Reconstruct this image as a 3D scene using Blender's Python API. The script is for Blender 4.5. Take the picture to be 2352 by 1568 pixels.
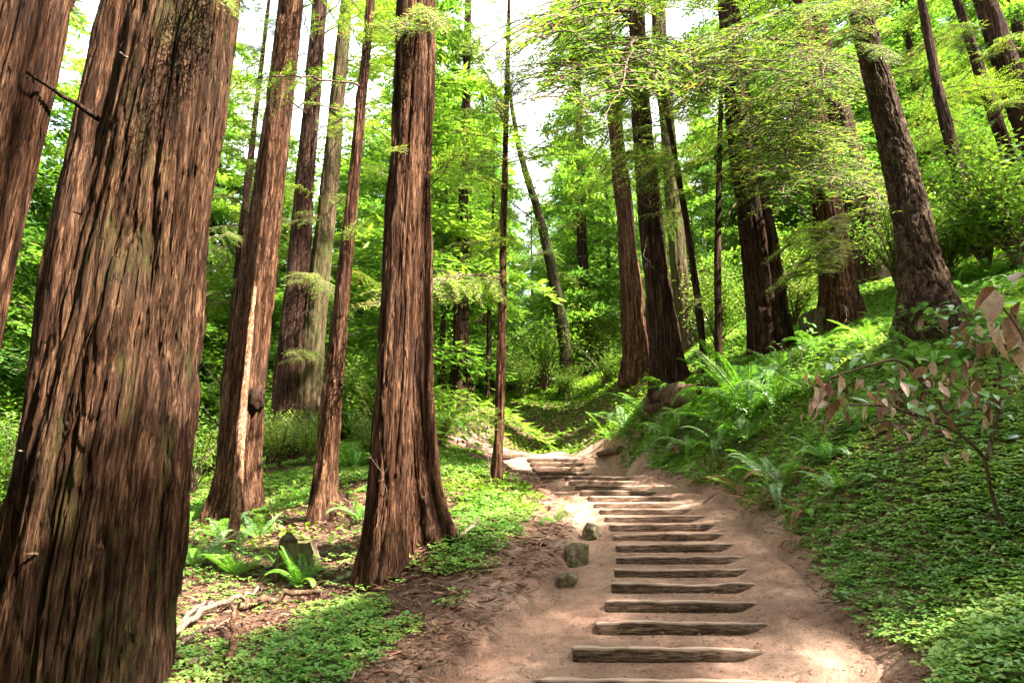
import bpy, math, random
import numpy as np
from mathutils import Matrix, Vector, Euler

for o in list(bpy.data.objects):
    bpy.data.objects.remove(o)
scn = bpy.context.scene
COL = scn.collection

# ------------------------------------------------------------------ camera, sky, sun, exposure
EYE = 1.75                      # eye height over the foot of the path
PITCH = math.radians(13.1)
FPX = 1568.0                    # 24 mm lens measured on a 2352 px wide print
cam = bpy.data.cameras.new("camera")
cam.sensor_width = 36.0
cam.lens = 24.0
cam.clip_start = 0.05
cam.clip_end = 2000
cam_o = bpy.data.objects.new("camera", cam)
COL.objects.link(cam_o)
cam_o.location = (0, 0, EYE)
cam_o.rotation_euler = (math.radians(90) + PITCH, 0, 0)
scn.camera = cam_o

TO_SUN = np.array([0.66, -0.36, 0.90])
TO_SUN /= np.linalg.norm(TO_SUN)
world = bpy.data.worlds.new("World")
scn.world = world
world.use_nodes = True
wn = world.node_tree
wn.nodes.clear()
w_out = wn.nodes.new("ShaderNodeOutputWorld")
w_bg = wn.nodes.new("ShaderNodeBackground")
w_sky = wn.nodes.new("ShaderNodeTexSky")
w_sky.sky_type = 'NISHITA'
w_sky.sun_disc = False
w_sky.sun_elevation = math.asin(TO_SUN[2])
w_sky.sun_rotation = math.atan2(TO_SUN[0], TO_SUN[1])
w_sky.air_density = 1.0
w_sky.dust_density = 3.0
w_sky.ozone_density = 1.0
w_bg.inputs["Strength"].default_value = 0.15
# thin bright cloud over most of the sky
w_tc = wn.nodes.new("ShaderNodeTexCoord")
w_no = wn.nodes.new("ShaderNodeTexNoise")
w_no.inputs["Scale"].default_value = 2.6
w_no.inputs["Detail"].default_value = 6
w_rp = wn.nodes.new("ShaderNodeValToRGB")
w_rp.color_ramp.elements[0].position = .30
w_rp.color_ramp.elements[0].color = (.25, .25, .25, 1)
w_rp.color_ramp.elements[1].position = .58
w_mx = wn.nodes.new("ShaderNodeMix")
w_mx.data_type = 'RGBA'
w_mx.inputs[7].default_value = (3.1, 3.13, 3.16, 1)
wn.links.new(w_tc.outputs["Generated"], w_no.inputs["Vector"])
wn.links.new(w_no.outputs["Fac"], w_rp.inputs[0])
wn.links.new(w_rp.outputs[0], w_mx.inputs[0])
wn.links.new(w_sky.outputs[0], w_mx.inputs[6])
wn.links.new(w_mx.outputs[2], w_bg.inputs[0])
wn.links.new(w_bg.outputs[0], w_out.inputs[0])

sun = bpy.data.lights.new("sun", 'SUN')
sun.energy = 5.0
sun.angle = math.radians(0.5)
sun.color = (1.0, 0.94, 0.84)
sun_o = bpy.data.objects.new("sun", sun)
COL.objects.link(sun_o)
sun_o.rotation_euler = Vector(TO_SUN).to_track_quat('Z', 'Y').to_euler()

scn.view_settings.view_transform = 'Standard'
scn.view_settings.look = 'None'
scn.view_settings.exposure = 3.25
scn.view_settings.gamma = 1.0
scn.render.engine = 'CYCLES'
cy = scn.cycles
cy.max_bounces = 6
cy.diffuse_bounces = 4
cy.glossy_bounces = 2
cy.transmission_bounces = 4
cy.use_denoising = True
cy.sample_clamp_indirect = 6.0
cy.use_adaptive_sampling = True
cy.adaptive_threshold = 0.02

# ------------------------------------------------------------------ numbers and noise
CP, SP = math.cos(PITCH), math.sin(PITCH)


def P(u, v, Y):
    """world point on the sight line (u, v) at forward distance Y, with the depth along the axis"""
    xc = (u - 1176.0) / FPX
    yc = -(v - 784.0) / FPX
    t = Y / (CP - yc * SP)
    return np.array([xc * t, Y, EYE + t * (SP + yc * CP)]), t


def XYZ(u, v, Y):
    return P(u, v, Y)[0]


def _h(ix, iy, iz, seed):
    a = (ix.astype(np.int64) * 73856093) ^ (iy.astype(np.int64) * 19349663) ^ (iz.astype(np.int64) * 83492791) ^ (seed * 2654435761)
    a = a & 0xFFFFFFFF
    a = ((a ^ (a >> 15)) * 2246822519) & 0xFFFFFFFF
    a = ((a ^ (a >> 13)) * 3266489917) & 0xFFFFFFFF
    a = a ^ (a >> 16)
    return a.astype(np.float64) / 4294967295.0


def vn(x, y, z, seed=0):
    x, y, z = np.broadcast_arrays(np.asarray(x, float), np.asarray(y, float), np.asarray(z, float))
    ix, iy, iz = np.floor(x), np.floor(y), np.floor(z)
    fx, fy, fz = x - ix, y - iy, z - iz
    fx = fx * fx * (3 - 2 * fx); fy = fy * fy * (3 - 2 * fy); fz = fz * fz * (3 - 2 * fz)
    r = 0
    for dx in (0, 1):
        for dy in (0, 1):
            for dz in (0, 1):
                w = (fx if dx else 1 - fx) * (fy if dy else 1 - fy) * (fz if dz else 1 - fz)
                r = r + w * _h(ix + dx, iy + dy, iz + dz, seed)
    return r


def fbm(x, y, z, seed=0, oct=3):
    s, a, t = 0, 1.0, 0
    for i in range(oct):
        s = s + a * vn(x * 2 ** i, y * 2 ** i, z * 2 ** i, seed + i * 17)
        t += a
        a *= 0.5
    return s / t


def sstep(a, b, x):
    t = np.clip((x - a) / (b - a), 0, 1)
    return t * t * (3 - 2 * t)


# ------------------------------------------------------------------ the lie of the land
STEPS = []      # (left point, right point, Y): the timbers, bottom first


def zz(zx, zy):
    return 976.1 + .4142 * zx, 918.7 + .4142 * zy


for k, (lx, ly, rx, ry) in enumerate([(615, 1542, 2090, 1556), (820, 1367, 1935, 1382), (950, 1230, 1925, 1236), (1003, 1110, 1910, 1116),
        (1037, 1015, 1875, 1016), (1053, 937, 1835, 934), (1062, 865, 1788, 862), (1060, 800, 1735, 792), (1048, 744, 1680, 734), (1030, 689, 1622, 683),
        (1005, 644, 1562, 638), (972, 604, 1505, 603), (943, 566, 1445, 568), (908, 531, 1382, 535), (868, 498, 1324, 503), (835, 471, 1270, 476),
        (805, 443, 1222, 451), (775, 419, 1174, 426)]):
    Y = 7.3 + .64 * (k - 1)
    a, b = zz(lx, ly), zz(rx, ry)
    pl, pr = XYZ(a[0], a[1], Y), XYZ(b[0], b[1], Y)
    STEPS.append((pl, pr, Y, 1))
for k, (lx, ty, rx) in enumerate([(675, 463, 1010), (655, 441, 990), (640, 418, 968), (615, 393, 942), (600, 367, 916), (588, 341, 900), (572, 317, 880)]):
    Y = 22.2 + .64 * k
    a, b = zz(lx, ty), zz(rx, ty + 7)
    STEPS.append((XYZ(a[0], a[1], Y), XYZ(b[0], b[1], Y), Y, 2))
FLIGHT3 = []
for (lx, ly, rx, ry, Ya, Yb) in [(355, 284, 800, 314, 26.3, 27.6), (318, 267, 705, 306, 26.7, 28.2), (280, 250, 622, 299, 27.1, 28.8), (236, 233, 580, 291, 27.5, 29.4), (185, 215, 545, 283, 27.9, 30.0)]:
    a, b = zz(lx, ly), zz(rx, ry)
    FLIGHT3.append((XYZ(a[0], a[1], Ya), XYZ(b[0], b[1], Yb)))

# edges of the trodden earth: v, Y, u at the left edge, u at the right edge
EDGE = [(1900, 4.0, 600, 2330), (1700, 5.4, 760, 2190), (1568, 6.66, 900, 2110), (1490, 7.3, 1000, 2030), (1430, 7.94, 1075, 1965), (1380, 8.58, 1135, 1915), (1338, 9.22, 1195, 1880), (1305, 9.86, 1228, 1855),
        (1275, 10.5, 1252, 1825), (1245, 11.14, 1268, 1790), (1220, 11.78, 1278, 1765), (1200, 12.42, 1284, 1745), (1182, 13.06, 1284, 1725), (1165, 13.7, 1278, 1700),
        (1150, 14.34, 1268, 1668), (1136, 14.98, 1256, 1630), (1123, 15.62, 1240, 1598), (1110, 16.26, 1224, 1568), (1098, 16.9, 1212, 1545), (1092, 17.5, 1205, 1525),
        (1100, 19.5, 1180, 1480), (1108, 22, 1170, 1450), (1080, 24, 1165, 1430), (1052, 26.0, 1130, 1410), (1035, 27.3, 1040, 1400), (1024, 28.0, 1030, 1340), (1014, 28.7, 1030, 1200), (1006, 29.4, 1030, 1100), (1002, 30.2, 1030, 1050)]
eY = np.array([e[1] for e in EDGE])
eL = np.array([XYZ(e[2], e[0], e[1])[0] for e in EDGE])
eR = np.array([XYZ(e[3], e[0], e[1])[0] for e in EDGE])


def xl(y):
    return np.interp(y, eY, eL)


def xr(y):
    return np.interp(y, eY, eR)


CTRL = []
for s in STEPS:
    CTRL += [s[0] + [-.3, 0, -.06], s[1] + [.3, 0, .02]]
for a, b in FLIGHT3[::4]:
    CTRL += [a + [0, 0, -.1], b + [0, 0, -.05]]
for (u, v, Y) in [(200, 1600, 7), (600, 1540, 7.2), (1000, 1540, 7), (870, 1335, 10.2), (985, 1225, 11), (1080, 1080, 17), (1040, 1140, 14), (1050, 1200, 12.3), (1140, 1107, 16),
        (740, 1195, 14), (540, 1180, 16), (535, 1265, 13), (450, 1300, 12), (430, 1450, 9), (680, 1330, 11), (680, 1060, 22), (800, 1100, 17.5), (600, 1110, 18.5),
        (1057, 945, 31), (1000, 930, 33), (1300, 905, 34), (1300, 1032, 27.5), (1300, 965, 31), (1200, 960, 31.5), (1430, 880, 30), (1540, 890, 22), (1470, 950, 24), (1480, 1020, 22.5),
        (1560, 1050, 18), (1530, 1000, 19.5), (1620, 872, 21), (1653, 842, 20), (1775, 815, 20), (1935, 745, 19), (2140, 755, 13), (2010, 650, 25), (2240, 590, 21),
        (1700, 1185, 13), (1870, 1330, 9), (2085, 1500, 6.6), (1900, 1180, 10), (1850, 1000, 13), (1700, 1000, 15.5), (2100, 1000, 10), (2300, 1230, 7.5), (2300, 1500, 5.5),
        (2340, 1000, 9), (1900, 850, 15), (2100, 850, 12), (2340, 800, 11), (2340, 700, 14), (1640, 1080, 15.5), (1760, 1120, 12.2), (1600, 1040, 17)]:
    CTRL.append(XYZ(u, v, Y))
for p in [(-7, 3, -.3), (0, 3, 0.0), (3.5, 3, .1), (0, -4, -.1), (5.5, 3, .9), (8, 4.5, 2.2), (11, 0, 3), (-8, -4, -.4), (-12, 8, -.6), (-11, 16, .6), (-16, 25, 1.0), (-14, 38, 3),
          (-30, 40, 0), (-45, 60, 0), (-30, 75, 3), (0, 48, 9.5), (0, 62, 13), (0, 95, 20), (25, 30, 13), (30, 50, 18), (45, 30, 22), (20, 10, 9), (30, 5, 13), (14, -4, 4.5), (25, -8, 9), (50, 90, 28), (-60, 100, 4), (60, 10, 28), (-40, 10, -4), (-60, 40, -6)]:
    CTRL.append(np.array(p, float))
CTRL = np.array(CTRL)


def _U(r2):
    return np.where(r2 > 1e-9, 0.5 * r2 * np.log(np.maximum(r2, 1e-9)), 0)


_n = len(CTRL)
_d = ((CTRL[:, None, :2] - CTRL[None, :, :2]) ** 2).sum(-1)
_A = np.zeros((_n + 3, _n + 3))
_A[:_n, :_n] = _U(_d) + np.eye(_n) * 0.06
_A[:_n, _n] = 1
_A[:_n, _n + 1:] = CTRL[:, :2]
_A[_n, :_n] = 1
_A[_n + 1:, :_n] = CTRL[:, :2].T
_W = np.linalg.solve(_A, np.concatenate([CTRL[:, 2], [0, 0, 0]]))


def H0(x, y):
    x = np.asarray(x, float); y = np.asarray(y, float)
    sh = np.broadcast(x, y).shape
    x, y = np.broadcast_to(x, sh).ravel(), np.broadcast_to(y, sh).ravel()
    out = np.empty(x.shape)
    for i in range(0, len(x), 20000):
        xs, ys = x[i:i + 20000], y[i:i + 20000]
        d2 = (xs[:, None] - CTRL[None, :, 0]) ** 2 + (ys[:, None] - CTRL[None, :, 1]) ** 2
        out[i:i + 20000] = _U(d2) @ _W[:_n] + _W[_n] + _W[_n + 1] * xs + _W[_n + 2] * ys
    return out.reshape(sh)


def bumps(x, y):
    return (fbm(x * .9, y * .9, 0.5, 5, 3) - .5) * .16 + (vn(x * 5, y * 5, .3, 9) - .5) * .05


def H(x, y):
    return H0(x, y) + bumps(np.asarray(x, float), np.asarray(y, float))


def in_path(x, y, grow=0.0):
    """signed distance inside the trodden strip (positive inside)"""
    wob = (fbm(np.asarray(x) * 1.3, np.asarray(y) * 1.3, 1.7, 31, 2) - .5) * .35
    return np.minimum(x - xl(y), xr(y) - x) + wob + grow


def G(u, v, y0=3.0, y1=60.0):
    """where the sight line (u, v) meets the ground"""
    ys = np.concatenate([np.arange(y0, 20, .05), np.arange(20, y1, .15)])
    xc = (u - 1176.0) / FPX; yc = -(v - 784.0) / FPX
    t = ys / (CP - yc * SP)
    g = H0(xc * t, ys)
    below = np.nonzero(EYE + t * (SP + yc * CP) < g)[0]
    i = below[0] if len(below) else len(ys) - 1
    x, y = xc * t[i], ys[i]
    return np.array([x, y, float(H(x, y))]), t[i]


# ------------------------------------------------------------------ meshes
class MB:
    def __init__(self):
        self.V, self.F, self.M, self.T, self.n = [], [], [], [], 0

    def add(self, V, F, mi=0, tint=0.5):
        V = np.asarray(V, float); F = np.asarray(F, int)
        self.V.append(V)
        self.F.append(F + self.n)
        self.M.append(np.full(len(F), mi))
        self.T.append(np.broadcast_to(np.asarray(tint, float), (len(F),)))
        self.n += len(V)

    def mesh(self, name, mats, smooth=False):
        me = bpy.data.meshes.new(name)
        V = np.concatenate(self.V)
        sizes = np.concatenate([np.full(len(f), f.shape[1]) for f in self.F])
        loops = np.concatenate([f.ravel() for f in self.F])
        me.vertices.add(len(V)); me.vertices.foreach_set("co", V.ravel())
        me.loops.add(len(loops)); me.loops.foreach_set("vertex_index", loops)
        me.polygons.add(len(sizes))
        me.polygons.foreach_set("loop_start", np.concatenate([[0], np.cumsum(sizes)[:-1]]))
        me.polygons.foreach_set("material_index", np.concatenate(self.M))
        if smooth is True:
            me.polygons.foreach_set("use_smooth", np.ones(len(sizes), bool))
        elif smooth == 'wood':
            me.polygons.foreach_set("use_smooth", np.concatenate(self.M) == 0)
        at = me.attributes.new("tint", 'FLOAT', 'FACE')
        at.data.foreach_set("value", np.concatenate(self.T))
        for m in mats:
            me.materials.append(m)
        me.update(calc_edges=True)
        return me


def tube(pts, rad, n=6, cap=True):
    pts = np.asarray(pts, float); rad = np.broadcast_to(np.asarray(rad, float), (len(pts),))
    tan = np.gradient(pts, axis=0)
    tan /= np.linalg.norm(tan, axis=1)[:, None] + 1e-9
    ref = np.array([0, 0, 1.0]) if abs(tan[:, 2]).mean() < .8 else np.array([1.0, 0, 0])
    a = np.cross(tan, ref); a /= np.linalg.norm(a, axis=1)[:, None] + 1e-9
    b = np.cross(tan, a)
    th = np.arange(n) / n * 2 * math.pi
    V = pts[:, None, :] + rad[:, None, None] * (np.cos(th)[None, :, None] * a[:, None, :] + np.sin(th)[None, :, None] * b[:, None, :])
    m = len(pts)
    i, j = np.meshgrid(np.arange(m - 1), np.arange(n), indexing='ij')
    j2 = (j + 1) % n
    F = np.stack([i * n + j, i * n + j2, (i + 1) * n + j2, (i + 1) * n + j], -1).reshape(-1, 4)
    return V.reshape(-1, 3), F


def leafquads(C, D, N, L, W):
    D = D / (np.linalg.norm(D, axis=1)[:, None] + 1e-9)
    S = np.cross(N, D); S /= np.linalg.norm(S, axis=1)[:, None] + 1e-9
    L = np.asarray(L)[:, None]; W = np.asarray(W)[:, None]
    V = np.stack([C, C + .5 * L * D + .5 * W * S, C + L * D, C + .5 * L * D - .5 * W * S], 1).reshape(-1, 3)
    F = np.arange(len(C) * 4).reshape(-1, 4)
    return V, F


def link(name, me, parent=None, M=None, loc=None):
    o = bpy.data.objects.new(name, me)
    COL.objects.link(o)
    if M is not None:
        o.matrix_basis = M
    elif loc is not None:
        o.location = loc
    if parent is not None:
        o.parent = parent
    return o


def tag(o, label, cat, group=None, kind=None):
    if label: o['label'] = label
    if cat: o['category'] = cat
    if group: o['group'] = group
    if kind: o['kind'] = kind
    return o


def root(name, loc, label, cat, group=None):
    o = bpy.data.objects.new(name, None)
    o.empty_display_size = .2
    COL.objects.link(o)
    o.location = loc
    return tag(o, label, cat, group)


# ------------------------------------------------------------------ materials
def newmat(name):
    m = bpy.data.materials.new(name)
    m.use_nodes = True
    nt = m.node_tree
    nt.nodes.clear()
    out = nt.nodes.new("ShaderNodeOutputMaterial")
    return m, nt, out


def nd(nt, typ, **kw):
    n = nt.nodes.new(typ)
    for k, v in kw.items():
        if k in n.bl_rna.properties:
            setattr(n, k, v)
        else:
            n.inputs[k].default_value = v
    return n


def noise(nt, vec, scale, detail=4, rough=.6):
    n = nd(nt, "ShaderNodeTexNoise", Scale=scale, Detail=detail, Roughness=rough)
    nt.links.new(vec, n.inputs["Vector"])
    return n.outputs["Fac"]


def ramp(nt, fac, stops):
    r = nt.nodes.new("ShaderNodeValToRGB")
    el = r.color_ramp.elements
    while len(el) < len(stops):
        el.new(0.5)
    for e, (p, c) in zip(el, stops):
        e.position = p
        e.color = (*c, 1)
    nt.links.new(fac, r.inputs[0])
    return r.outputs[0]


def mixc(nt, fac, a, b, mode='MIX'):
    m = nd(nt, "ShaderNodeMix", data_type='RGBA', blend_type=mode)
    for sock, val in ((m.inputs[0], fac), (m.inputs[6], a), (m.inputs[7], b)):
        if hasattr(val, 'is_linked'):
            nt.links.new(val, sock)
        elif isinstance(val, (int, float)):
            sock.default_value = val
        else:
            sock.default_value = (*val, 1)
    return m.outputs[2]


def coords(nt, scale=(1, 1, 1)):
    tc = nt.nodes.new("ShaderNodeTexCoord")
    mp = nt.nodes.new("ShaderNodeMapping")
    mp.inputs["Scale"].default_value = scale
    nt.links.new(tc.outputs["Object"], mp.inputs[0])
    return mp.outputs[0]


def bark_mat(name, c_dark, c_mid, c_light, moss=0.0, fib=(30, 30, 2.2), bump=.6, dist=.02, moss_c=(.10, .11, .03)):
    m, nt, out = newmat(name)
    b = nd(nt, "ShaderNodeBsdfPrincipled", Roughness=.92)
    b.inputs["Specular IOR Level"].default_value = .05
    v1 = coords(nt, (fib[0] * .4, fib[1] * .4, fib[2] * .4))
    v2 = coords(nt, fib)
    v3 = coords(nt, (1, 1, .6))
    f1 = noise(nt, v1, 1.0, 5, .65)
    f2 = noise(nt, v2, 1.6, 6, .72)
    col = ramp(nt, f1, [(.30, c_dark), (.48, c_mid), (.70, c_light)])
    col2 = ramp(nt, f2, [(.38, (.22, .19, .17)), (.5, (1, 1, 1)), (.63, (1.9, 1.85, 1.8))])
    col = mixc(nt, .85, col, col2, 'MULTIPLY')
    f3 = noise(nt, v3, 1.4, 4, .6)
    grey = ramp(nt, f3, [(.45, (0, 0, 0)), (.7, (1, 1, 1))])
    g = nt.nodes.new("ShaderNodeMath"); g.operation = 'MULTIPLY'; g.inputs[1].default_value = .14
    nt.links.new(grey, g.inputs[0])
    col = mixc(nt, g.outputs[0], col, tuple(.5 * (x + sum(c_light) / 3) for x in c_light))
    if moss > 0:
        f4 = noise(nt, coords(nt, (2.2, 2.2, .8)), 1.0, 6, .75)
        mk = ramp(nt, f4, [(.62 - moss * .35, (0, 0, 0)), (.80 - moss * .3, (1, 1, 1))])
        mm = nt.nodes.new("ShaderNodeMath"); mm.operation = 'MULTIPLY'; mm.inputs[1].default_value = .75
        nt.links.new(mk, mm.inputs[0])
        col = mixc(nt, mm.outputs[0], col, moss_c)
    nt.links.new(col, b.inputs["Base Color"])
    fine = noise(nt, coords(nt, tuple(q * 3.2 for q in fib)), 1.0, 3, .6)
    bp0 = nd(nt, "ShaderNodeBump", Strength=bump * .6, Distance=dist * .35)
    nt.links.new(fine, bp0.inputs["Height"])
    bp = nd(nt, "ShaderNodeBump", Strength=bump, Distance=dist)
    nt.links.new(f2, bp.inputs["Height"])
    nt.links.new(bp0.outputs[0], bp.inputs["Normal"])
    nt.links.new(bp.outputs[0], b.inputs["Normal"])
    nt.links.new(b.outputs[0], out.inputs[0])
    return m


def leaf_mat(name, stops, trans=.35, rough=.5, spec=.25, tcol=1.25, objrand=.35, veins=False):
    m, nt, out = newmat(name)
    at = nd(nt, "ShaderNodeAttribute", attribute_name="tint")
    oi = nt.nodes.new("ShaderNodeObjectInfo")
    ma = nd(nt, "ShaderNodeMath", operation='MULTIPLY_ADD')
    nt.links.new(oi.outputs["Random"], ma.inputs[0]); ma.inputs[1].default_value = objrand
    nt.links.new(at.outputs["Fac"], ma.inputs[2])
    sb = nd(nt, "ShaderNodeMath", operation='SUBTRACT')
    nt.links.new(ma.outputs[0], sb.inputs[0]); sb.inputs[1].default_value = objrand / 2
    col = ramp(nt, sb.outputs[0], stops)
    if veins:
        tc = nt.nodes.new("ShaderNodeTexCoord")
        sp = nt.nodes.new("ShaderNodeSeparateXYZ"); nt.links.new(tc.outputs["Object"], sp.inputs[0])
        ab = nd(nt, "ShaderNodeMath", operation='ABSOLUTE'); nt.links.new(sp.outputs[1], ab.inputs[0])
        mm = nd(nt, "ShaderNodeMath", operation='MULTIPLY_ADD'); nt.links.new(ab.outputs[0], mm.inputs[0]); mm.inputs[1].default_value = -.8; nt.links.new(sp.outputs[0], mm.inputs[2])
        ms = nd(nt, "ShaderNodeMath", operation='MULTIPLY'); nt.links.new(mm.outputs[0], ms.inputs[0]); ms.inputs[1].default_value = 62.0
        sn = nd(nt, "ShaderNodeMath", operation='SINE'); nt.links.new(ms.outputs[0], sn.inputs[0])
        no = noise(nt, tc.outputs["Object"], 5.0, 4, .6)
        col = mixc(nt, .7, col, ramp(nt, sn.outputs[0], [(.0, (1.05, 1.05, 1.05)), (.85, (.95, .95, .95)), (1, (.55, .52, .5))]), 'MULTIPLY')
        col = mixc(nt, .8, col, ramp(nt, no, [(.35, (.55, .5, .45)), (.6, (1.1, 1.1, 1.1))]), 'MULTIPLY')
    b = nd(nt, "ShaderNodeBsdfPrincipled", Roughness=rough)
    b.inputs["Specular IOR Level"].default_value = spec
    nt.links.new(col, b.inputs["Base Color"])
    t = nt.nodes.new("ShaderNodeBsdfTranslucent")
    c2 = mixc(nt, 1.0, col, (tcol, tcol * 1.0, tcol * .6), 'MULTIPLY')
    nt.links.new(c2, t.inputs[0])
    mx = nt.nodes.new("ShaderNodeMixShader"); mx.inputs[0].default_value = trans
    nt.links.new(b.outputs[0], mx.inputs[1]); nt.links.new(t.outputs[0], mx.inputs[2])
    nt.links.new(mx.outputs[0], out.inputs[0])
    return m


def soil_mat(name, stops, scale=1.0, bump=.5, dist=.03, specks=None, stops2=None):
    m, nt, out = newmat(name)
    b = nd(nt, "ShaderNodeBsdfPrincipled", Roughness=.95)
    b.inputs["Specular IOR Level"].default_value = .15
    v = coords(nt)
    f = noise(nt, v, 1.1 * scale, 6, .7)
    col = ramp(nt, f, stops)
    if stops2:
        at = nd(nt, 'ShaderNodeAttribute', attribute_name='tint')
        col = mixc(nt, at.outputs['Fac'], col, ramp(nt, f, stops2))
    f2 = noise(nt, v, 38 * scale, 5, .7)
    col = mixc(nt, .85, col, ramp(nt, f2, [(.33, (.62, .59, .57)), (.5, (1, 1, 1)), (.68, (1.3, 1.28, 1.25))]), 'MULTIPLY')
    if specks:
        vo = nd(nt, "ShaderNodeTexVoronoi", Scale=26.0 * scale)
        nt.links.new(v, vo.inputs["Vector"])
        msk = ramp(nt, vo.outputs["Distance"], [(.10, (1, 1, 1)), (.2, (0, 0, 0))])
        col = mixc(nt, msk, col, specks)
    nt.links.new(col, b.inputs["Base Color"])
    f3 = noise(nt, v, 16 * scale, 8, .75)
    bp = nd(nt, "ShaderNodeBump", Strength=bump, Distance=dist)
    nt.links.new(f3, bp.inputs["Height"])
    nt.links.new(bp.outputs[0], b.inputs["Normal"])
    nt.links.new(b.outputs[0], out.inputs[0])
    return m


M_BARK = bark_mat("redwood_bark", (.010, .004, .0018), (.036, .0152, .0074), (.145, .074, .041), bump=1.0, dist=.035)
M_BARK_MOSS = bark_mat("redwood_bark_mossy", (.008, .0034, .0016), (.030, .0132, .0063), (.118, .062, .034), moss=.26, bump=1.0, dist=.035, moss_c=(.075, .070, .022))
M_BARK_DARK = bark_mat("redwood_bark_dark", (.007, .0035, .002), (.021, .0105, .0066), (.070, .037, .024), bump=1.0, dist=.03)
M_BARK_GREEN = bark_mat("redwood_bark_lichen", (.015, .010, .005), (.040, .026, .014), (.09, .06, .035), moss=.5, moss_c=(.045, .055, .014))
M_FIR = bark_mat("fir_bark", (.011, .0065, .004), (.034, .020, .012), (.11, .072, .045), moss=.08, fib=(26, 26, 9), bump=1.0, dist=.03)
M_MOSSTREE = bark_mat("mossy_bark", (.010, .007, .004), (.022, .016, .010), (.05, .036, .022), moss=.6, moss_c=(.022, .030, .007))
M_TWIG = bark_mat("twig_bark", (.05, .032, .022), (.10, .065, .045), (.17, .12, .085), bump=.2)
M_PALEWOOD = bark_mat("pale_dead_wood", (.06, .038, .026), (.12, .083, .06), (.22, .16, .12), fib=(40, 40, 8), bump=.4)
M_SNAG = bark_mat("bare_snag_wood", (.045, .020, .011), (.115, .056, .031), (.26, .145, .09))
M_STUMP = bark_mat("stump_wood", (.02, .014, .01), (.05, .035, .025), (.10, .075, .05), moss=.6)
M_LOG = bark_mat("rotten_log_wood", (.03, .018, .012), (.075, .045, .03), (.15, .095, .06), moss=.35)
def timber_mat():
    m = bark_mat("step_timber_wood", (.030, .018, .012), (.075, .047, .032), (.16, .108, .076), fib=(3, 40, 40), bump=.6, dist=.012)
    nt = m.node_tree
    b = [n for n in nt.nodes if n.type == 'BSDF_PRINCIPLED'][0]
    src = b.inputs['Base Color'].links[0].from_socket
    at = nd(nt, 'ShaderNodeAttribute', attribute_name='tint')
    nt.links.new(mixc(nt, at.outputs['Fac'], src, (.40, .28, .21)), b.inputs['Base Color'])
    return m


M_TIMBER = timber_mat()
_UNUSED = (lambda *a, **k: None)("step_timber_wood", (.045, .027, .019), (.105, .068, .048), (.22, .15, .112), fib=(3, 40, 40), bump=.5, dist=.012)
M_ROCK = bark_mat("mossy_rock", (.07, .052, .034), (.15, .115, .08), (.27, .215, .155), moss=.38, fib=(7, 7, 7), bump=.6, moss_c=(.085, .105, .02))
M_NEEDLE = leaf_mat("redwood_needles", [(.0, (.028, .075, .009)), (.35, (.075, .165, .014)), (.65, (.15, .27, .020)), (.92, (.27, .38, .032)), (1, (.32, .22, .06))], trans=.45)
M_NEEDLE_FAR = leaf_mat("far_needles", [(.0, (.035, .09, .020)), (.4, (.09, .20, .026)), (.75, (.17, .31, .035)), (1, (.27, .41, .05))], trans=.5)
M_BROAD = leaf_mat("broad_leaves", [(.0, (.045, .10, .014)), (.5, (.11, .22, .022)), (.85, (.23, .34, .045)), (1, (.33, .33, .12))], trans=.4, rough=.32, spec=.6)
M_FERN = leaf_mat("fern_green", [(.0, (.04, .13, .010)), (.5, (.10, .26, .020)), (1, (.21, .39, .035))], trans=.35, rough=.45, spec=.4, objrand=.5)
M_FERN_PALE = leaf_mat("fern_pale", [(.0, (.07, .14, .05)), (.5, (.12, .22, .075)), (1, (.22, .32, .12))], trans=.25, rough=.4, spec=.5, objrand=.5)
M_FERN_DEAD = leaf_mat("fern_dead", [(.0, (.09, .04, .018)), (1, (.22, .11, .05))], trans=.2)
M_SORREL = leaf_mat("sorrel_leaves", [(.0, (.045, .125, .020)), (.45, (.115, .25, .038)), (.75, (.21, .34, .065)), (.93, (.31, .40, .095)), (1, (.34, .25, .07))], trans=.3, rough=.45, spec=.45)
M_MOSSY = leaf_mat("moss_cover", [(.0, (.06, .13, .012)), (.5, (.13, .25, .016)), (1, (.23, .35, .035))], trans=.3)
M_LITTER = leaf_mat("needle_litter_bits", [(.0, (.05, .022, .013)), (.5, (.15, .072, .044)), (.85, (.30, .17, .11)), (1, (.46, .33, .24))], trans=.0, rough=.9, spec=.1)
M_LEAF_G = leaf_mat("shrub_leaf_green", [(.0, (.05, .13, .03)), (.5, (.10, .22, .045)), (1, (.20, .31, .09))], trans=.3, rough=.28, spec=.7, objrand=.9)
M_LEAF_B = leaf_mat("shrub_leaf_brown", [(.0, (.12, .05, .025)), (.35, (.28, .145, .09)), (.65, (.44, .27, .19)), (1, (.66, .50, .42))], trans=.15, rough=.45, spec=.4, tcol=1.0, objrand=.9, veins=True)
M_SOIL = soil_mat("forest_floor_soil", [(.3, (.045, .026, .017)), (.5, (.085, .048, .031)), (.7, (.13, .078, .05))], bump=.9, dist=.05, stops2=[(.3, (.14, .078, .052)), (.5, (.24, .145, .102)), (.7, (.36, .24, .175))])
M_PATH = soil_mat("trodden_earth", [(.3, (.16, .086, .057)), (.5, (.25, .148, .103)), (.7, (.35, .225, .162))], bump=1.0, dist=.04, specks=(.36, .235, .17))

# ------------------------------------------------------------------ ground
def axis_steps(lo, hi, fine, grow, end_lo, end_hi):
    a = list(np.arange(lo, hi, fine))
    d = fine
    x = a[-1]
    while x < end_hi:
        d *= grow; x += d; a.append(x)
    d = fine; x = a[0]
    while x > end_lo:
        d *= grow; x -= d; a.insert(0, x)
    return np.array(a)


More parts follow.
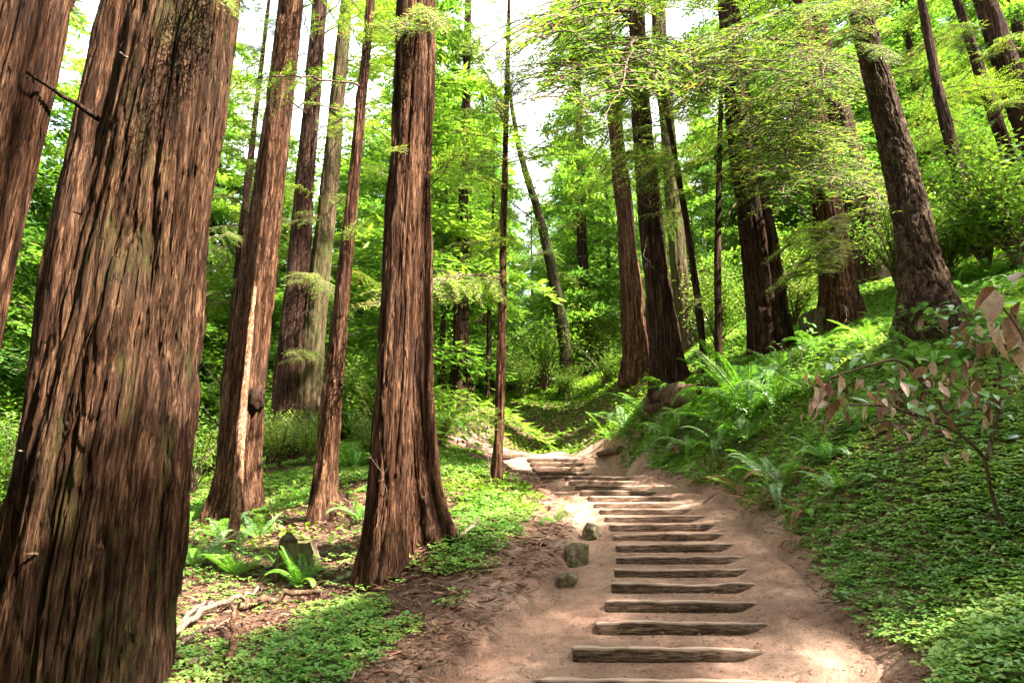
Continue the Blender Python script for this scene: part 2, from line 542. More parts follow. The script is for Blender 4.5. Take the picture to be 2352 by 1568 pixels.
def build_ground():
    xs = axis_steps(-7.5, 10, .12, 1.07, -160, 160)
    ys = axis_steps(3.5, 28, .12, 1.06, -40, 220)
    X, Yg = np.meshgrid(xs, ys, indexing='ij')
    Z = H(X, Yg)
    ip = in_path(X, Yg)
    Z = Z - np.where(Yg < 29.8, .28 * sstep(.16, .5, ip), 0)
    n, m = X.shape
    i, j = np.meshgrid(np.arange(n - 1), np.arange(m - 1), indexing='ij')
    F = np.stack([i * m + j, (i + 1) * m + j, (i + 1) * m + j + 1, i * m + j + 1], -1).reshape(-1, 4)
    mb = MB()
    nz = fbm(X * 1.1, Yg * 1.1, .6, 91, 3)
    near = sstep(-1.5, -.05, ip + (nz - .5) * 1.6) * (Yg < 32)
    mb.add(np.stack([X, Yg, Z], -1).reshape(-1, 3), F, 0, near[:-1, :-1].ravel())
    o = link("ground", mb.mesh("ground", [M_SOIL], True))
    tag(o, "dark brown forest floor rising steeply on the right of the path", None, kind='structure')


build_ground()


def build_path():
    S = STEPS
    kY = np.array([s[2] for s in S])
    kz = np.array([.5 * (s[0][2] + s[1][2]) for s in S])
    kl = np.array([s[0][0] for s in S]); kr = np.array([s[1][0] for s in S])
    rows = list(np.arange(1.0, kY[0] - .05, .12))
    for k in range(len(S)):
        nxt = kY[k + 1] if k + 1 < len(S) else 30.0
        rows += [kY[k] + .02, kY[k] + .08]
        rows += list(np.linspace(kY[k] + .13, nxt - .02, max(5, int((nxt - kY[k]) / .10))))
    rows = np.array(sorted(set(np.round(rows, 4))))
    NT = 70
    t = np.linspace(0, 1, NT)
    Yg = np.repeat(rows[:, None], NT, 1)
    L, R = xl(rows)[:, None] - .25, xr(rows)[:, None] + .25
    X = L + (R - L) * t[None, :]
    terr = H0(X, Yg)
    # terraces
    k = np.clip(np.searchsorted(kY, rows - .05) - 1, -1, len(S) - 1)
    zt = np.empty(len(rows)); ramp_z = np.interp(rows, kY, kz)
    for i, (r, kk) in enumerate(zip(rows, k)):
        if kk < 0:
            zt[i] = kz[0] - .16 - (kY[0] - r) * .03
            ramp_z[i] = kz[0] - .12 - (kY[0] - r) * .03
        elif kk + 1 < len(S):
            f = (r - kY[kk]) / (kY[kk + 1] - kY[kk])
            rise = kz[kk + 1] - kz[kk]
            zt[i] = kz[kk] - .004 + (min(rise * .08, .012) if kY[kk + 1] - kY[kk] < 2 else rise * .8) * f
        else:
            zt[i] = kz[-1]
    ll = np.interp(rows, kY, kl)[:, None]; rr = np.interp(rows, kY, kr)[:, None]
    wobx = (vn(X * 3, Yg * 3, 0.2, 77) - .5) * .25
    inside = sstep(ll - .16, ll + .02, X + wobx * .5) * (1 - sstep(rr - .35, rr + .12, X + wobx))
    rz = ramp_z[:, None] + np.where(X < .5 * (ll + rr), -.12, .035) * np.ones_like(X)
    # beyond the timbers the earth tilts gently with the hill
    dl = np.clip(ll - X, 0, 3); dr = np.clip(X - rr, 0, 3)
    rz = rz - .10 * dl + .05 * dr
    Z = zt[:, None] * inside + rz * (1 - inside)
    late = sstep(26.2, 26.9, Yg)
    Z = Z * (1 - late) + (terr - .06) * late
    edge = np.minimum(X - L, R - X)
    w = sstep(.0, .75, edge)
    Z = Z * w + (terr - .05) * (1 - w)
    Z = Z - .10 * (1 - sstep(.05, .30, in_path(X, Yg)))
    Z += ((fbm(X * 3.2, Yg * 3.2, .1, 3, 3) - .5) * .045 + (vn(X * 14, Yg * 14, .1, 4) - .5) * .012) * (1 - .6 * inside)
    n, m = X.shape
    i, j = np.meshgrid(np.arange(n - 1), np.arange(m - 1), indexing='ij')
    F = np.stack([i * m + j, i * m + j + 1, (i + 1) * m + j + 1, (i + 1) * m + j], -1).reshape(-1, 4)
    mb = MB(); mb.add(np.stack([X, Yg, Z], -1).reshape(-1, 3), F)
    o = link("path", mb.mesh("path", [M_PATH], True))
    tag(o, "reddish earth path climbing between timber steps", None, kind='structure')
    return rows, X, Z


PR, PX, PZ = build_path()


def path_z(x, y):
    i = int(np.clip(np.searchsorted(PR, y), 0, len(PR) - 1))
    return float(np.interp(x, PX[i], PZ[i]))


def surf(x, y):
    """height of what one sees: path where it is trodden, else the floor"""
    return path_z(x, y) if float(in_path(np.array(x), np.array(y))) > .3 and 2 < y < 29.8 else float(H(x, y))


# ------------------------------------------------------------------ timber steps
ORD = ["bottom", "second", "third", "fourth", "fifth", "sixth", "seventh", "eighth", "ninth", "tenth", "eleventh", "twelfth", "thirteenth", "fourteenth", "fifteenth", "sixteenth", "seventeenth", "eighteenth"]


def timber(pl, pr, seed, label, group, hgt=.21, dep=.10, taper=True):
    rng = np.random.default_rng(seed)
    pl = np.array(pl); pr = np.array(pr)
    ax = pr - pl; L = np.linalg.norm(ax); ax /= L
    fw = np.cross([0, 0, 1.0], ax); fw /= np.linalg.norm(fw)
    up = np.cross(ax, fw)
    n = 34
    tp = rng.uniform(.0, .42)
    s = np.linspace(0, 1, n)
    # rounded section, z down from the top edge
    sec = [(-.0, -hgt), (-.004, -hgt * .45), (.0, -.02), (.010, -.003), (.03, 0), (dep - .02, -.002), (dep - .004, -.02), (dep, -.06), (dep, -hgt)]
    sec = np.array(sec)
    V = []
    sag = (vn(s * 3 + seed * 7.1, .5, .5, 11) - .5) * .035
    bow = (vn(s * 2 + seed * 3.7, .5, .5, 12) - .5) * .05
    for i in range(n):
        wear = (vn(s[i] * L * 6 + seed, np.arange(len(sec)) * .8, .3, 13) - .5) * .034
        nick = .035 * max(0, vn(s[i] * L * 2.2 + seed * 1.3, .2, .7, 15) - .66) / .34
        end = 1.0
        if s[i] > .8 and taper:
            end = 1 - tp * ((s[i] - .8) / .2) ** 1.3
        e2 = min(1, min(s[i], 1 - s[i]) * n * .5 + .72)
        y = sec[:, 0] * e2 + (1 - e2) * dep * .5 + bow[i] + wear * (sec[:, 1] > -.1)
        z = np.where(sec[:, 1] > -hgt * .9, sec[:, 1] * end * e2, sec[:, 1] * end) + sag[i] + wear * .5 * (sec[:, 1] > -.1) - nick * (sec[:, 1] > -.04) - (1 - end) * .03 - (1 - e2) * .03
        V.append(pl + ax * (s[i] * L) + np.outer(y, fw) + np.outer(z, up))
    V = np.array(V); m = len(sec)
    i, j = np.meshgrid(np.arange(n - 1), np.arange(m), indexing='ij')
    j2 = (j + 1) % m
    F = np.stack([i * m + j, (i + 1) * m + j, (i + 1) * m + j2, i * m + j2], -1).reshape(-1, 4)
    base = .5 * (pl + pr); base[2] -= hgt
    yaw = math.atan2(ax[1], ax[0])
    Rz = np.array([[math.cos(-yaw), -math.sin(-yaw), 0], [math.sin(-yaw), math.cos(-yaw), 0], [0, 0, 1]])
    W = (V.reshape(-1, 3) - base) @ Rz.T
    top = np.isin(j.ravel(), (3, 4, 5)) * .85 + np.isin(j.ravel(), (2,)) * .35  # paler earth tint on upper faces also stands in for light they catch
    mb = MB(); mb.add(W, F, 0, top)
    for e, rev in ((0, False), (n - 1, True)):
        ids = list(range(e * m, e * m + m))
        c = W[ids].mean(0)
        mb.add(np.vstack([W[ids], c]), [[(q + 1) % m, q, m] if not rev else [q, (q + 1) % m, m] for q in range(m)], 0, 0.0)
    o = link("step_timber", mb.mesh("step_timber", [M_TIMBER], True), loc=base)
    o.rotation_euler = (0, 0, yaw)
    tag(o, label, "step", group)
    return o


for k, s in enumerate(STEPS[:18]):
    lab = "grey-brown timber step across the earth path, %s from the bottom of the lower flight" % ORD[k]
    if k == 0: lab = "timber step at the very bottom of the photo, cut off by the frame"
    if k == 1: lab = "widest weathered timber step, the second one up from the photo's bottom edge"
    if k == 17: lab = "topmost timber of the lower flight, its eroded left end standing clear"
    timber(s[0], s[1], 100 + k, lab, "timber steps of the lower flight")
for k, s in enumerate(STEPS[18:]):
    lab = "timber of the sunlit middle flight beyond the slim tree, %s from its bottom" % (["bottom", "second", "third", "fourth", "fifth", "sixth", "topmost"][k])
    if k == 6: lab = "topmost timber of the sunlit middle flight, where the path bends away"
    timber(s[0], s[1], 200 + k, lab, "timber steps of the middle flight", taper=False, hgt=.24)
for k, (a, b) in enumerate(FLIGHT3):
    lab = "far slanting timber step at the bend behind the slim tree, %s of five" % (["lowest", "second", "third", "fourth", "highest"][k])
    timber(a, b, 300 + k, lab, "slanting timber steps at the bend", taper=False, hgt=.26)

# ------------------------------------------------------------------ trunks
LIT = [(1225, 1075, 22.8, .8), (1290, 1060, 24.3, .9), (1190, 1100, 20.5, .5), (1070, 1085, 17, 1.0), (1050, 1060, 19, 1.0), (1000, 1100, 11, .5), (992, 850, 11, .5), (985, 600, 11, .5), (985, 350, 11, .5), (990, 120, 11, .5),
       (1150, 900, 16, .4), (1145, 1030, 16, .4), (1155, 700, 16, .4), (470, 1290, 12, .9), (620, 1300, 11.8, .7), (780, 1255, 12.5, .9), (430, 1340, 11, .8), (545, 1275, 12.3, .8), (700, 1262, 12.6, .8), (850, 1235, 12.6, .7), (1100, 1120, 15, .8), (595, 600, 15.6, .6), (610, 400, 15.6, .6), (575, 800, 15.6, .5), (545, 1150, 13, .4), (560, 950, 13.5, .4),
       (60, 200, 6.1, .7), (20, 480, 6.1, .7), (100, 60, 6.1, .6), (230, 200, 9.5, .7), (160, 560, 9.5, .7), (500, 200, 6.6, .5), (470, 450, 6.6, .4), (1850, 330, 13.5, 1.6), (1800, 480, 13.5, 1.4), (1920, 550, 13.5, 1.2), (1500, 170, 12, 1.2), (1400, 120, 12, 1.2),
       (1330, 550, 15, 1.0), (1720, 900, 14.5, .9), (1260, 950, 31, 2.0), (1350, 965, 29.5, 1.8), (1180, 985, 29, 1.5), (1260, 995, 28.5, 1.5), (1400, 930, 30, 1.5), (1480, 660, 29, .8), (2140, 690, 12.6, .5), (1460, 1000, 24, 1.2)]
LIT = [(XYZ(u, v, Y), r) for (u, v, Y, r) in LIT]


def blocks_sun(p, rad, first=None):
    for q, r in LIT[:first]:
        d = p - q
        t = d @ TO_SUN
        if t > .8 and np.linalg.norm(d - t * TO_SUN) < r + rad:
            return True
    return False


def trunk_mesh(ax, zb, ztop, zvis, nth, dz, seed, mat, kind='redwood', deep=.05, flute=.05, cw=.12, flare=.25, name="trunk"):
    """ax: rows of x, y, z, radius with z rising; local frame is moved to the base by the caller"""
    rows = np.concatenate([np.arange(zb - .45, zvis, dz), np.linspace(zvis, ztop, 22)])
    cx = np.interp(rows, ax[:, 2], ax[:, 0]); cyy = np.interp(rows, ax[:, 2], ax[:, 1]); R = np.interp(rows, ax[:, 2], ax[:, 3])
    # smooth the axis
    if len(rows) > 40:
        ker = np.hanning(25); ker /= ker.sum()
        sm = lambda a: np.convolve(np.pad(a, 12, mode='edge'), ker, 'valid')
        # resample is uneven at the very top, harmless there
        cx, cyy, R = sm(cx), sm(cyy), sm(R)
    th = np.arange(nth) / nth * 2 * math.pi
    Zr = np.repeat(rows[:, None], nth, 1); T = np.repeat(th[None, :], len(rows), 0)
    R2 = R[:, None]
    hgt = np.clip(Zr - zb, 0, None)
    fl = flare * np.exp(-hgt / (.9 * R.max() + .15))
    twist = .10 * Zr
    lob = np.cos(T) * 1.0, np.sin(T) * 1.0
    flu = (fbm(np.cos(T + twist * .3) * 1.9 + seed, np.sin(T + twist * .3) * 1.9, Zr * .16, seed, 2) - .5) * 2
    flu2 = (vn(np.cos(T) * 3.6 + seed, np.sin(T) * 3.6, Zr * .22, seed + 3) - .5) * 2
    rad = R2 * (1 + flute * flu + .6 * flute * flu2 + fl * (1 + .9 * flu + .5 * flu2))
    r0 = R.mean()
    wx = (vn(np.cos(T) * 2, np.sin(T) * 2, Zr * .5, seed + 5) - .5) * .14 + (vn(np.cos(T) * 6, np.sin(T) * 6, Zr * 2.2, seed + 6) - .5) * .03
    sx, sy = np.cos(T + wx / max(r0, .12) * 1.0) * r0, np.sin(T + wx / max(r0, .12) * 1.0) * r0
    if kind == 'redwood':
        n1 = vn(sx / cw + seed, sy / cw, Zr / (cw * 17), seed + 7)
        f1 = np.clip(np.abs(2 * n1 - 1) / .13, 0, 1) ** .7
        n2 = vn(sx / (cw * .45) + seed, sy / (cw * .45), Zr / (cw * 7.5), seed + 8)
        f2 = np.clip(np.abs(2 * n2 - 1) / .22, 0, 1) ** .8
        n3 = vn(sx / (cw * .16), sy / (cw * .16), Zr / (cw * 1.9), seed + 9)
        n4 = vn(sx / (cw * .9), sy / (cw * .9), Zr / (cw * 9.0), seed + 10) * 6
        led = np.floor(n4) + sstep(.0, .14, n4 - np.floor(n4))
        big = vn(sx / (cw * 2.4) + 3, sy / (cw * 2.4), Zr / (cw * 38), seed + 12)
        fb = np.clip(np.abs(2 * big - 1) / .10, 0, 1)
        disp = deep * (.95 * (f1 - 1) + .5 * (f2 - 1) * (.35 + .65 * f1) + .55 * (n3 - .5) + .32 * (led - 3) + 1.3 * (fb - 1))
    else:
        sk = Zr + .55 * np.sin(T * 3 + Zr * 2.0) * .16
        n1 = vn(sx / cw + .35 * Zr / cw * .3, sy / cw, sk / (cw * 2.6), seed + 7)
        f1 = np.clip(np.abs(2 * n1 - 1) / .22, 0, 1) ** .8
        n2 = vn(sx / (cw * .4), sy / (cw * .4), sk / (cw * .9), seed + 8)
        f2 = np.clip(np.abs(2 * n2 - 1) / .5, 0, 1)
        n3 = vn(sx / (cw * .15), sy / (cw * .15), sk / (cw * .3), seed + 9)
        disp = deep * ((f1 - 1) + .5 * (f2 - 1) + .3 * (n3 - .5))
    rad = np.maximum(rad + disp * np.clip(R2 / (r0 + 1e-6), .3, 1.2), R2 * .35)
    V = np.stack([cx[:, None] + rad * np.cos(T), cyy[:, None] + rad * np.sin(T), Zr], -1).reshape(-1, 3)
    i, j = np.meshgrid(np.arange(len(rows) - 1), np.arange(nth), indexing='ij')
    j2 = (j + 1) % nth
    F = np.stack([i * nth + j, i * nth + j2, (i + 1) * nth + j2, (i + 1) * nth + j], -1).reshape(-1, 4)
    return V, F


# ------------------------------------------------------------------ branches
def make_branch(L, seed, fing=.11, gap=.055, tw=24, droop=.25, bare=.12, curl=.3, wood=True):
    """a feathery conifer bough along +X: woody axis, side twigs in a flat spray, finger-sized sprigs"""
    rng = np.random.default_rng(seed)
    mb = MB()
    ns = 14
    s = np.linspace(0, 1, ns)
    wig = np.cumsum(rng.normal(0, .018 * L, ns)); wig -= wig[0]
    axp = np.stack([L * s, wig, L * (.10 * s - droop * s * s)], -1)
    V, F = tube(axp, .007 * L * (1 - .9 * s) + .003, 5)
    mb.add(V, F, 0)
    C, D, N, LL, WW, TT = [], [], [], [], [], []
    for i in range(tw):
        si = bare + (1 - bare) * (i + rng.random() * .7) / tw
        p0 = np.array([np.interp(si, s, axp[:, q]) for q in range(3)])
        side = 1 if i % 2 else -1
        lt = L * .40 * (1 - .72 * si) * rng.uniform(.55, 1.15) * min(1, (si - bare) * 6 + .35)
        ang = side * math.radians(rng.uniform(38, 68))
        if i == tw - 1:
            ang = 0; lt = L * .16
        d0 = np.array([math.cos(ang), math.sin(ang), rng.normal(-.05, .16)])
        tt = np.linspace(0, 1, 5)[:, None]
        tp = p0 + d0 * lt * tt + np.array([.10 * lt, 0, -curl * lt]) * tt * tt
        if wood:
            V, F = tube(tp, np.linspace(.006, .002, 5) * min(1.5, L ** .5), 3)
            mb.add(V, F, 0)
        nf = max(3, int(lt / gap))
        q = np.linspace(.08, 1, nf)
        for sd in (1, -1):
            qq = np.clip(q + rng.normal(0, .02, nf), 0, 1)
            pos = np.stack([np.interp(qq, tt[:, 0], tp[:, k]) for k in range(3)], -1)
            a2 = ang + sd * np.radians(rng.uniform(28, 60, nf))
            dz = rng.normal(-.08, .22, nf)
            C.append(pos)
            D.append(np.stack([np.cos(a2), np.sin(a2), dz], -1))
            N.append(np.stack([rng.normal(0, .35, nf), rng.normal(0, .35, nf), np.ones(nf)], -1))
            le = fing * rng.uniform(.6, 1.25, nf) * (1.1 - .45 * q)
            LL.append(le); WW.append(le * rng.uniform(.13, .20, nf))
            tb = rng.uniform(.25, .7)
            dead = rng.random() < .04
            TT.append(np.clip(tb + rng.normal(0, .1, nf) + .18 * q, 0, .93) if not dead else np.full(nf, 1.0))
    V, F = leafquads(np.vstack(C), np.vstack(D), np.vstack(N), np.concatenate(LL), np.concatenate(WW))
    mb.add(V, F, 1, np.concatenate(TT))
    return mb.mesh("branch", [M_TWIG, M_NEEDLE], 'wood')


def make_bare(L, seed, n=9):
    rng = np.random.default_rng(seed)
    mb = MB()
    s = np.linspace(0, 1, 10)
    axp = np.stack([L * s, np.cumsum(rng.normal(0, .03 * L, 10)), L * (.05 * s - .25 * s * s) + np.cumsum(rng.normal(0, .012 * L, 10))], -1)
    V, F = tube(axp, .006 * L * (1 - .9 * s) + .003, 5); mb.add(V, F)
    for i in range(n):
        si = rng.uniform(.2, .98)
        p0 = np.array([np.interp(si, s, axp[:, q]) for q in range(3)])
        a = rng.choice([-1, 1]) * rng.uniform(.5, 1.2); l = L * rng.uniform(.12, .4) * (1.15 - si)
        t = np.linspace(0, 1, 5)[:, None]
        tp = p0 + np.array([math.cos(a), math.sin(a), rng.normal(-.1, .3)]) * l * t + rng.normal(0, .05 * l, (5, 3)) * t
        V, F = tube(tp, np.linspace(.006, .002, 5) * L ** .5, 3); mb.add(V, F)
    return mb.mesh("dead_branch", [M_TWIG], True)


BR = {
    'xs': [make_branch(.8, 40 + i, fing=.085, gap=.038, tw=16, droop=.30) for i in range(3)],
    's': [make_branch(1.5, 10 + i, fing=.10, gap=.042, tw=24, droop=.22) for i in range(4)],
    'm': [make_branch(2.6, 20 + i, fing=.105, gap=.042, tw=38, droop=.24) for i in range(4)],
    'l': [make_branch(4.2, 30 + i, fing=.15, gap=.07, tw=48, droop=.28) for i in range(4)],
}
BLEN = {'xs': .8, 's': 1.5, 'm': 2.6, 'l': 4.2}
BARE = [make_bare(1.5, 60 + i) for i in range(3)]
RNG = random.Random(4)


def put_branch(tree, p, az, pitch, length, mesh=None, roll=0, name="branch", force=False, first=18):
    p = np.array(p, float)
    if mesh is None:
        key = 'xs' if length < 1.05 else 's' if length < 1.95 else 'm' if length < 3.3 else 'l'
        mesh = RNG.choice(BR[key]); bl = BLEN[key]
    else:
        bl = 1.5
    sc = length / bl
    mid = p + .55 * length * np.array([math.cos(az) * math.cos(pitch), math.sin(az) * math.cos(pitch), math.sin(pitch)])
    if name == "branch" and (blocks_sun(mid, length * .36) if not force else blocks_sun(mid, length * .10, first)):
        return None
    M = Matrix.Translation(Vector(p) - tree.location) @ Euler((roll, -pitch, az), 'XYZ').to_matrix().to_4x4() @ Matrix.Diagonal((sc, sc, sc, 1))
    return link(name, mesh, tree, M)


def bough(tree, a, b, droop=.12, **kw):
    """bough from point a to point b"""
    a = np.array(a, float); b = np.array(b, float)
    d = b - a
    L = float(np.linalg.norm(d))
    return put_branch(tree, a, math.atan2(d[1], d[0]), math.asin(np.clip(d[2] / L + droop, -1, 1)), L, force=True, **kw)


# ------------------------------------------------------------------ named trees
TREES = {}


def tree(key, name, label, Y, pts, top, nth=90, dz=.05, mat=None, kind='redwood', deep=.035, cw=.12, flute=.06, flare=.2, crown=None, seed=1, cat="tree", group=None, basez=None, loose=0, lsc=1.0):
    rows = []
    for (u, v, w) in pts:
        p, t = P(u, v, Y)
        rows.append([p[0], p[1], p[2], .5 * w * t / FPX])
    rows = sorted(rows, key=lambda r: r[2])
    a = np.array(rows)
    zb = float(H(a[0, 0], a[0, 1])) if basez is None else basez
    # extend down to the ground and up to the tip
    lo = a[0].copy(); lo[2] = min(zb - .6, a[0, 2] - .1)
    zv = a[-1, 2]
    hi = a[-1].copy()
    slope = (a[-1, :2] - a[0, :2]) / max(a[-1, 2] - a[0, 2], .5)
    ztop = zb + top
    taper_r = hi[3] * .12
    if ztop > zv + .5:
        hi[:2] = a[-1, :2] + slope * .6 * (ztop - zv); hi[2] = ztop; hi[3] = taper_r
        a = np.vstack([lo, a, hi])
    else:
        ztop = zv
        a = np.vstack([lo, a])
    base = np.array([a[0, 0], a[0, 1], zb])
    r = root(name, base, label, cat, group)
    zvis = min(zv + .3, ztop - .2)
    V, F = trunk_mesh(a, zb, ztop, zvis, nth, dz, seed, mat, kind, deep, flute, cw, flare)
    mb = MB(); mb.add(V - base, F)
    link("trunk", mb.mesh("trunk", [mat], False), r)
    if loose:
        rr = np.random.default_rng(seed + 400)
        W = (V - base).reshape(-1, nth, 3)
        nv = int((zvis - zb) / dz)
        ri = rr.integers(8, max(10, nv), loose); ci = rr.integers(int(nth * .45), nth + int(nth * .05), loose) % nth
        C = W[ri, ci]
        th = ci / nth * 2 * math.pi
        Nn = np.stack([np.cos(th), np.sin(th), rr.normal(0, .15, loose)], -1)
        D = np.stack([rr.normal(0, .07, loose), rr.normal(0, .07, loose), rr.choice([-1., 1.], loose)], -1) + Nn * rr.uniform(.0, .10, loose)[:, None]
        LL = rr.uniform(.08, .42, loose) * lsc
        V2, F2 = leafquads(C + Nn * .004, D, Nn, LL, rr.uniform(.010, .026, loose) * lsc)
        mb = MB(); mb.add(V2, F2)
        o = link("loose_bark", mb.mesh("loose_bark", [mat]), r)
        o['kind'] = 'stuff'
    TREES[key] = dict(root=r, ax=a, zb=zb, ztop=ztop, Y=Y)
    if crown:
        crown_branches(key, seed=seed, **crown)
    return r


def on_axis(key, z):
    a = TREES[key]['ax']
    return np.array([np.interp(z, a[:, 2], a[:, 0]), np.interp(z, a[:, 2], a[:, 1]), z]), float(np.interp(z, a[:, 2], a[:, 3]))


def crown_branches(key, n=30, h0=8, h1=None, L0=2.5, L1=1.2, seed=1, pitch=-8, az=None, every=True):
    T = TREES[key]
    rg = random.Random(seed * 13 + 5)
    h1 = h1 or (T['ztop'] - T['zb']) * .97
    for i in range(n):
        f = (i + rg.random()) / n
        z = T['zb'] + h0 + (h1 - h0) * f
        c, r = on_axis(key, z)
        a = rg.uniform(0, 2 * math.pi) if az is None else math.radians(rg.uniform(*az))
        L = (L0 + (L1 - L0) * f) * rg.uniform(.7, 1.2)
        p = c + np.array([math.cos(a), math.sin(a), 0]) * r * .7
        put_branch(T['root'], p, a, math.radians(pitch + rg.uniform(-12, 12)), L, roll=rg.uniform(-.3, .3))


# the great trunk and its neighbours
tree('T1', 'redwood_tree', "huge furrowed redwood trunk filling the left of the photo from bottom to top", 7.0,
     [(168, 1600, 400), (200, 1350, 378), (243, 1100, 346), (298, 800, 294), (357, 400, 247), (430, 0, 202)], 30, nth=520, dz=.03, mat=M_BARK_MOSS, deep=.07, cw=.17, flute=.05, flare=.03, loose=1500, lsc=1.0, seed=3,
     crown=dict(n=8, h0=14, L0=3.6, L1=2.5))
tree('T0', 'redwood_tree', "pinkish sunlit redwood trunk cut by the left edge of the photo", 6.2,
     [(-270, 1500, 260), (-150, 900, 200), (-45, 500, 170), (28, 220, 156), (82, 0, 144)], 28, nth=180, dz=.06, mat=M_BARK, deep=.035, cw=.12, loose=400, lsc=0.9, seed=5, crown=dict(n=8, h0=14, L0=3.5, L1=2))
tree('T1b', 'redwood_tree', "sunlit redwood trunk peeping out behind the left side of the huge trunk", 9.6,
     [(120, 1420, 190), (140, 1000, 165), (176, 650, 148), (247, 250, 124), (300, 0, 112)], 28, nth=150, dz=.05, mat=M_BARK, deep=.03, cw=.11, seed=7, crown=dict(n=8, h0=14, L0=3.5, L1=2))
tree('T2', 'redwood_tree', "tall straight redwood with sunlit right flank and burl, second large trunk from the left", 16,
     [(538, 1185, 118), (548, 1091, 98), (559, 883, 92), (601, 560, 71), (637, 280, 60), (669, 0, 54)], 34, nth=140, dz=.06, mat=M_BARK, deep=.04, cw=.15, loose=500, lsc=1.1, seed=9, crown=dict(n=46, h0=13.5, L0=4, L1=2))
tree('T3', 'redwood_tree', "slim leaning redwood between the dark twin trunks and the central double trunk", 14,
     [(741, 1195, 72), (748, 1091, 55), (765, 883, 42), (798, 574, 30), (826, 280, 23), (852, 0, 19)], 22, nth=100, dz=.04, mat=M_BARK, deep=.03, cw=.10, seed=11, crown=dict(n=30, h0=9.5, L0=3, L1=1))
tree('T4a', 'redwood_tree', "shaded left stem of the dark twin redwoods behind the slim leaning one", 22,
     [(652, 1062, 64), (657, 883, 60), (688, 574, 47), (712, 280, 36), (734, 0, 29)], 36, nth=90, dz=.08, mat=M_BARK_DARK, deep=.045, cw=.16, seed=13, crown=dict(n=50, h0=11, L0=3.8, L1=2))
tree('T4b', 'redwood_tree', "lichen-green right stem of the dark twin redwoods behind the slim leaning one", 22.4,
     [(698, 1062, 70), (706, 883, 58), (741, 574, 44), (770, 280, 34), (797, 0, 26)], 36, nth=90, dz=.08, mat=M_BARK_GREEN, deep=.04, cw=.16, seed=15, crown=dict(n=60, h0=6, L0=2.2, L1=2.2))
tree('TC', 'redwood_tree', "front stem of the central double redwood, rising from the bank beside the path", 10.2,
     [(872, 1335, 100), (888, 1200, 90), (900, 1000, 84), (916, 700, 80), (934, 300, 72), (945, 0, 66)], 32, nth=200, dz=.035, mat=M_BARK, deep=.032, cw=.10, flute=.07, flare=.28, loose=700, lsc=0.8, seed=17, crown=dict(n=16, h0=12, L0=3.2, L1=2))
tree('TCb', 'redwood_tree', "rear sunlit stem of the central double redwood with deeply split bark", 11.0,
     [(978, 1235, 112), (962, 1100, 90), (956, 883, 72), (956, 600, 66), (964, 300, 62), (970, 0, 58)], 32, nth=200, dz=.035, mat=M_BARK, deep=.05, cw=.13, flute=.10, flare=.36, loose=900, lsc=0.9, seed=19, crown=dict(n=14, h0=12, L0=3.2, L1=2, az=(-60, 150)))
tree('T5', 'redwood_tree', "thin pale trunk against bright sky just left of the burl redwood", 24,
     [(508, 1110, 34), (528, 883, 28), (552, 574, 19), (585, 280, 12), (618, 0, 7)], 22, nth=40, dz=.08, mat=M_BARK_DARK, deep=.02, cw=.10, seed=21, crown=dict(n=70, h0=6, L0=3.0, L1=1.0, pitch=-12))
tree('T6', 'redwood_tree', "dark straight redwood behind the bend of the path, beyond the central double trunk", 31,
     [(1057, 945, 54), (1057, 800, 40), (1062, 574, 26), (1070, 280, 19), (1075, 0, 16)], 36, nth=80, dz=.06, mat=M_BARK_DARK, deep=.05, cw=.18, flare=.4, seed=23, crown=dict(n=60, h0=9, L0=3.6, L1=2))
tree('T6b', 'redwood_tree', "thin dark trunk with a broken stub at its foot, left of the bend", 33,
     [(1012, 930, 24), (1016, 800, 12), (1022, 600, 9), (1026, 400, 6)], 17, nth=30, dz=.1, mat=M_BARK_DARK, deep=.02, seed=25, flare=.5, crown=dict(n=40, h0=6, L0=2.4, L1=1))
tree('T6c', 'redwood_tree', "pencil-thin dark trunk between the bend and the slim path-side tree", 34,
     [(1120, 925, 12), (1124, 700, 9), (1132, 500, 7)], 14, nth=24, dz=.1, mat=M_BARK_DARK, deep=.015, seed=26, crown=dict(n=36, h0=5, L0=2.4, L1=1))
tree('T7', 'young_redwood', "slim young redwood standing at the left edge of the path in sun", 16,
     [(1139, 1108, 26), (1146, 1000, 23), (1152, 800, 20), (1157, 500, 15), (1163, 250, 11), (1170, 0, 8)], 14, nth=60, dz=.04, mat=M_BARK, deep=.012, cw=.06, flare=.3, seed=27, crown=dict(n=54, h0=5.0, h1=13.5, L0=1.9, L1=.7, pitch=-4))
tree('T8', 'mossy_tree', "curved mossy dark trunk leaning left on the green slope beyond the path", 34,
     [(1300, 905, 30), (1300, 800, 30), (1283, 700, 28), (1262, 590, 24), (1235, 480, 19), (1208, 400, 16), (1190, 330, 13), (1176, 250, 9), (1168, 170, 5)], 18, nth=40, dz=.08, mat=M_MOSSTREE, deep=.02, cw=.15, seed=29)
tree('T9', 'redwood_tree', "dark shaggy redwood with broad base right of the path, behind bright ferns", 22,
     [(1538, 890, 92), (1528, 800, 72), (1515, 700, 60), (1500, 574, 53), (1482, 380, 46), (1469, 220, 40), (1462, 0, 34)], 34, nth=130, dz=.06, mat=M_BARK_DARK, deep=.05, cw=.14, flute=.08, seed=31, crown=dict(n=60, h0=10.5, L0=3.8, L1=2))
tree('T9b', 'redwood_tree', "lichen-green redwood half hidden behind the dark shaggy redwood", 28,
     [(1580, 805, 40), (1556, 574, 38), (1540, 380, 35), (1520, 150, 32), (1510, 0, 30)], 36, nth=70, dz=.07, mat=M_BARK_GREEN, deep=.04, cw=.15, seed=33, crown=dict(n=60, h0=7, L0=2.8, L1=2))
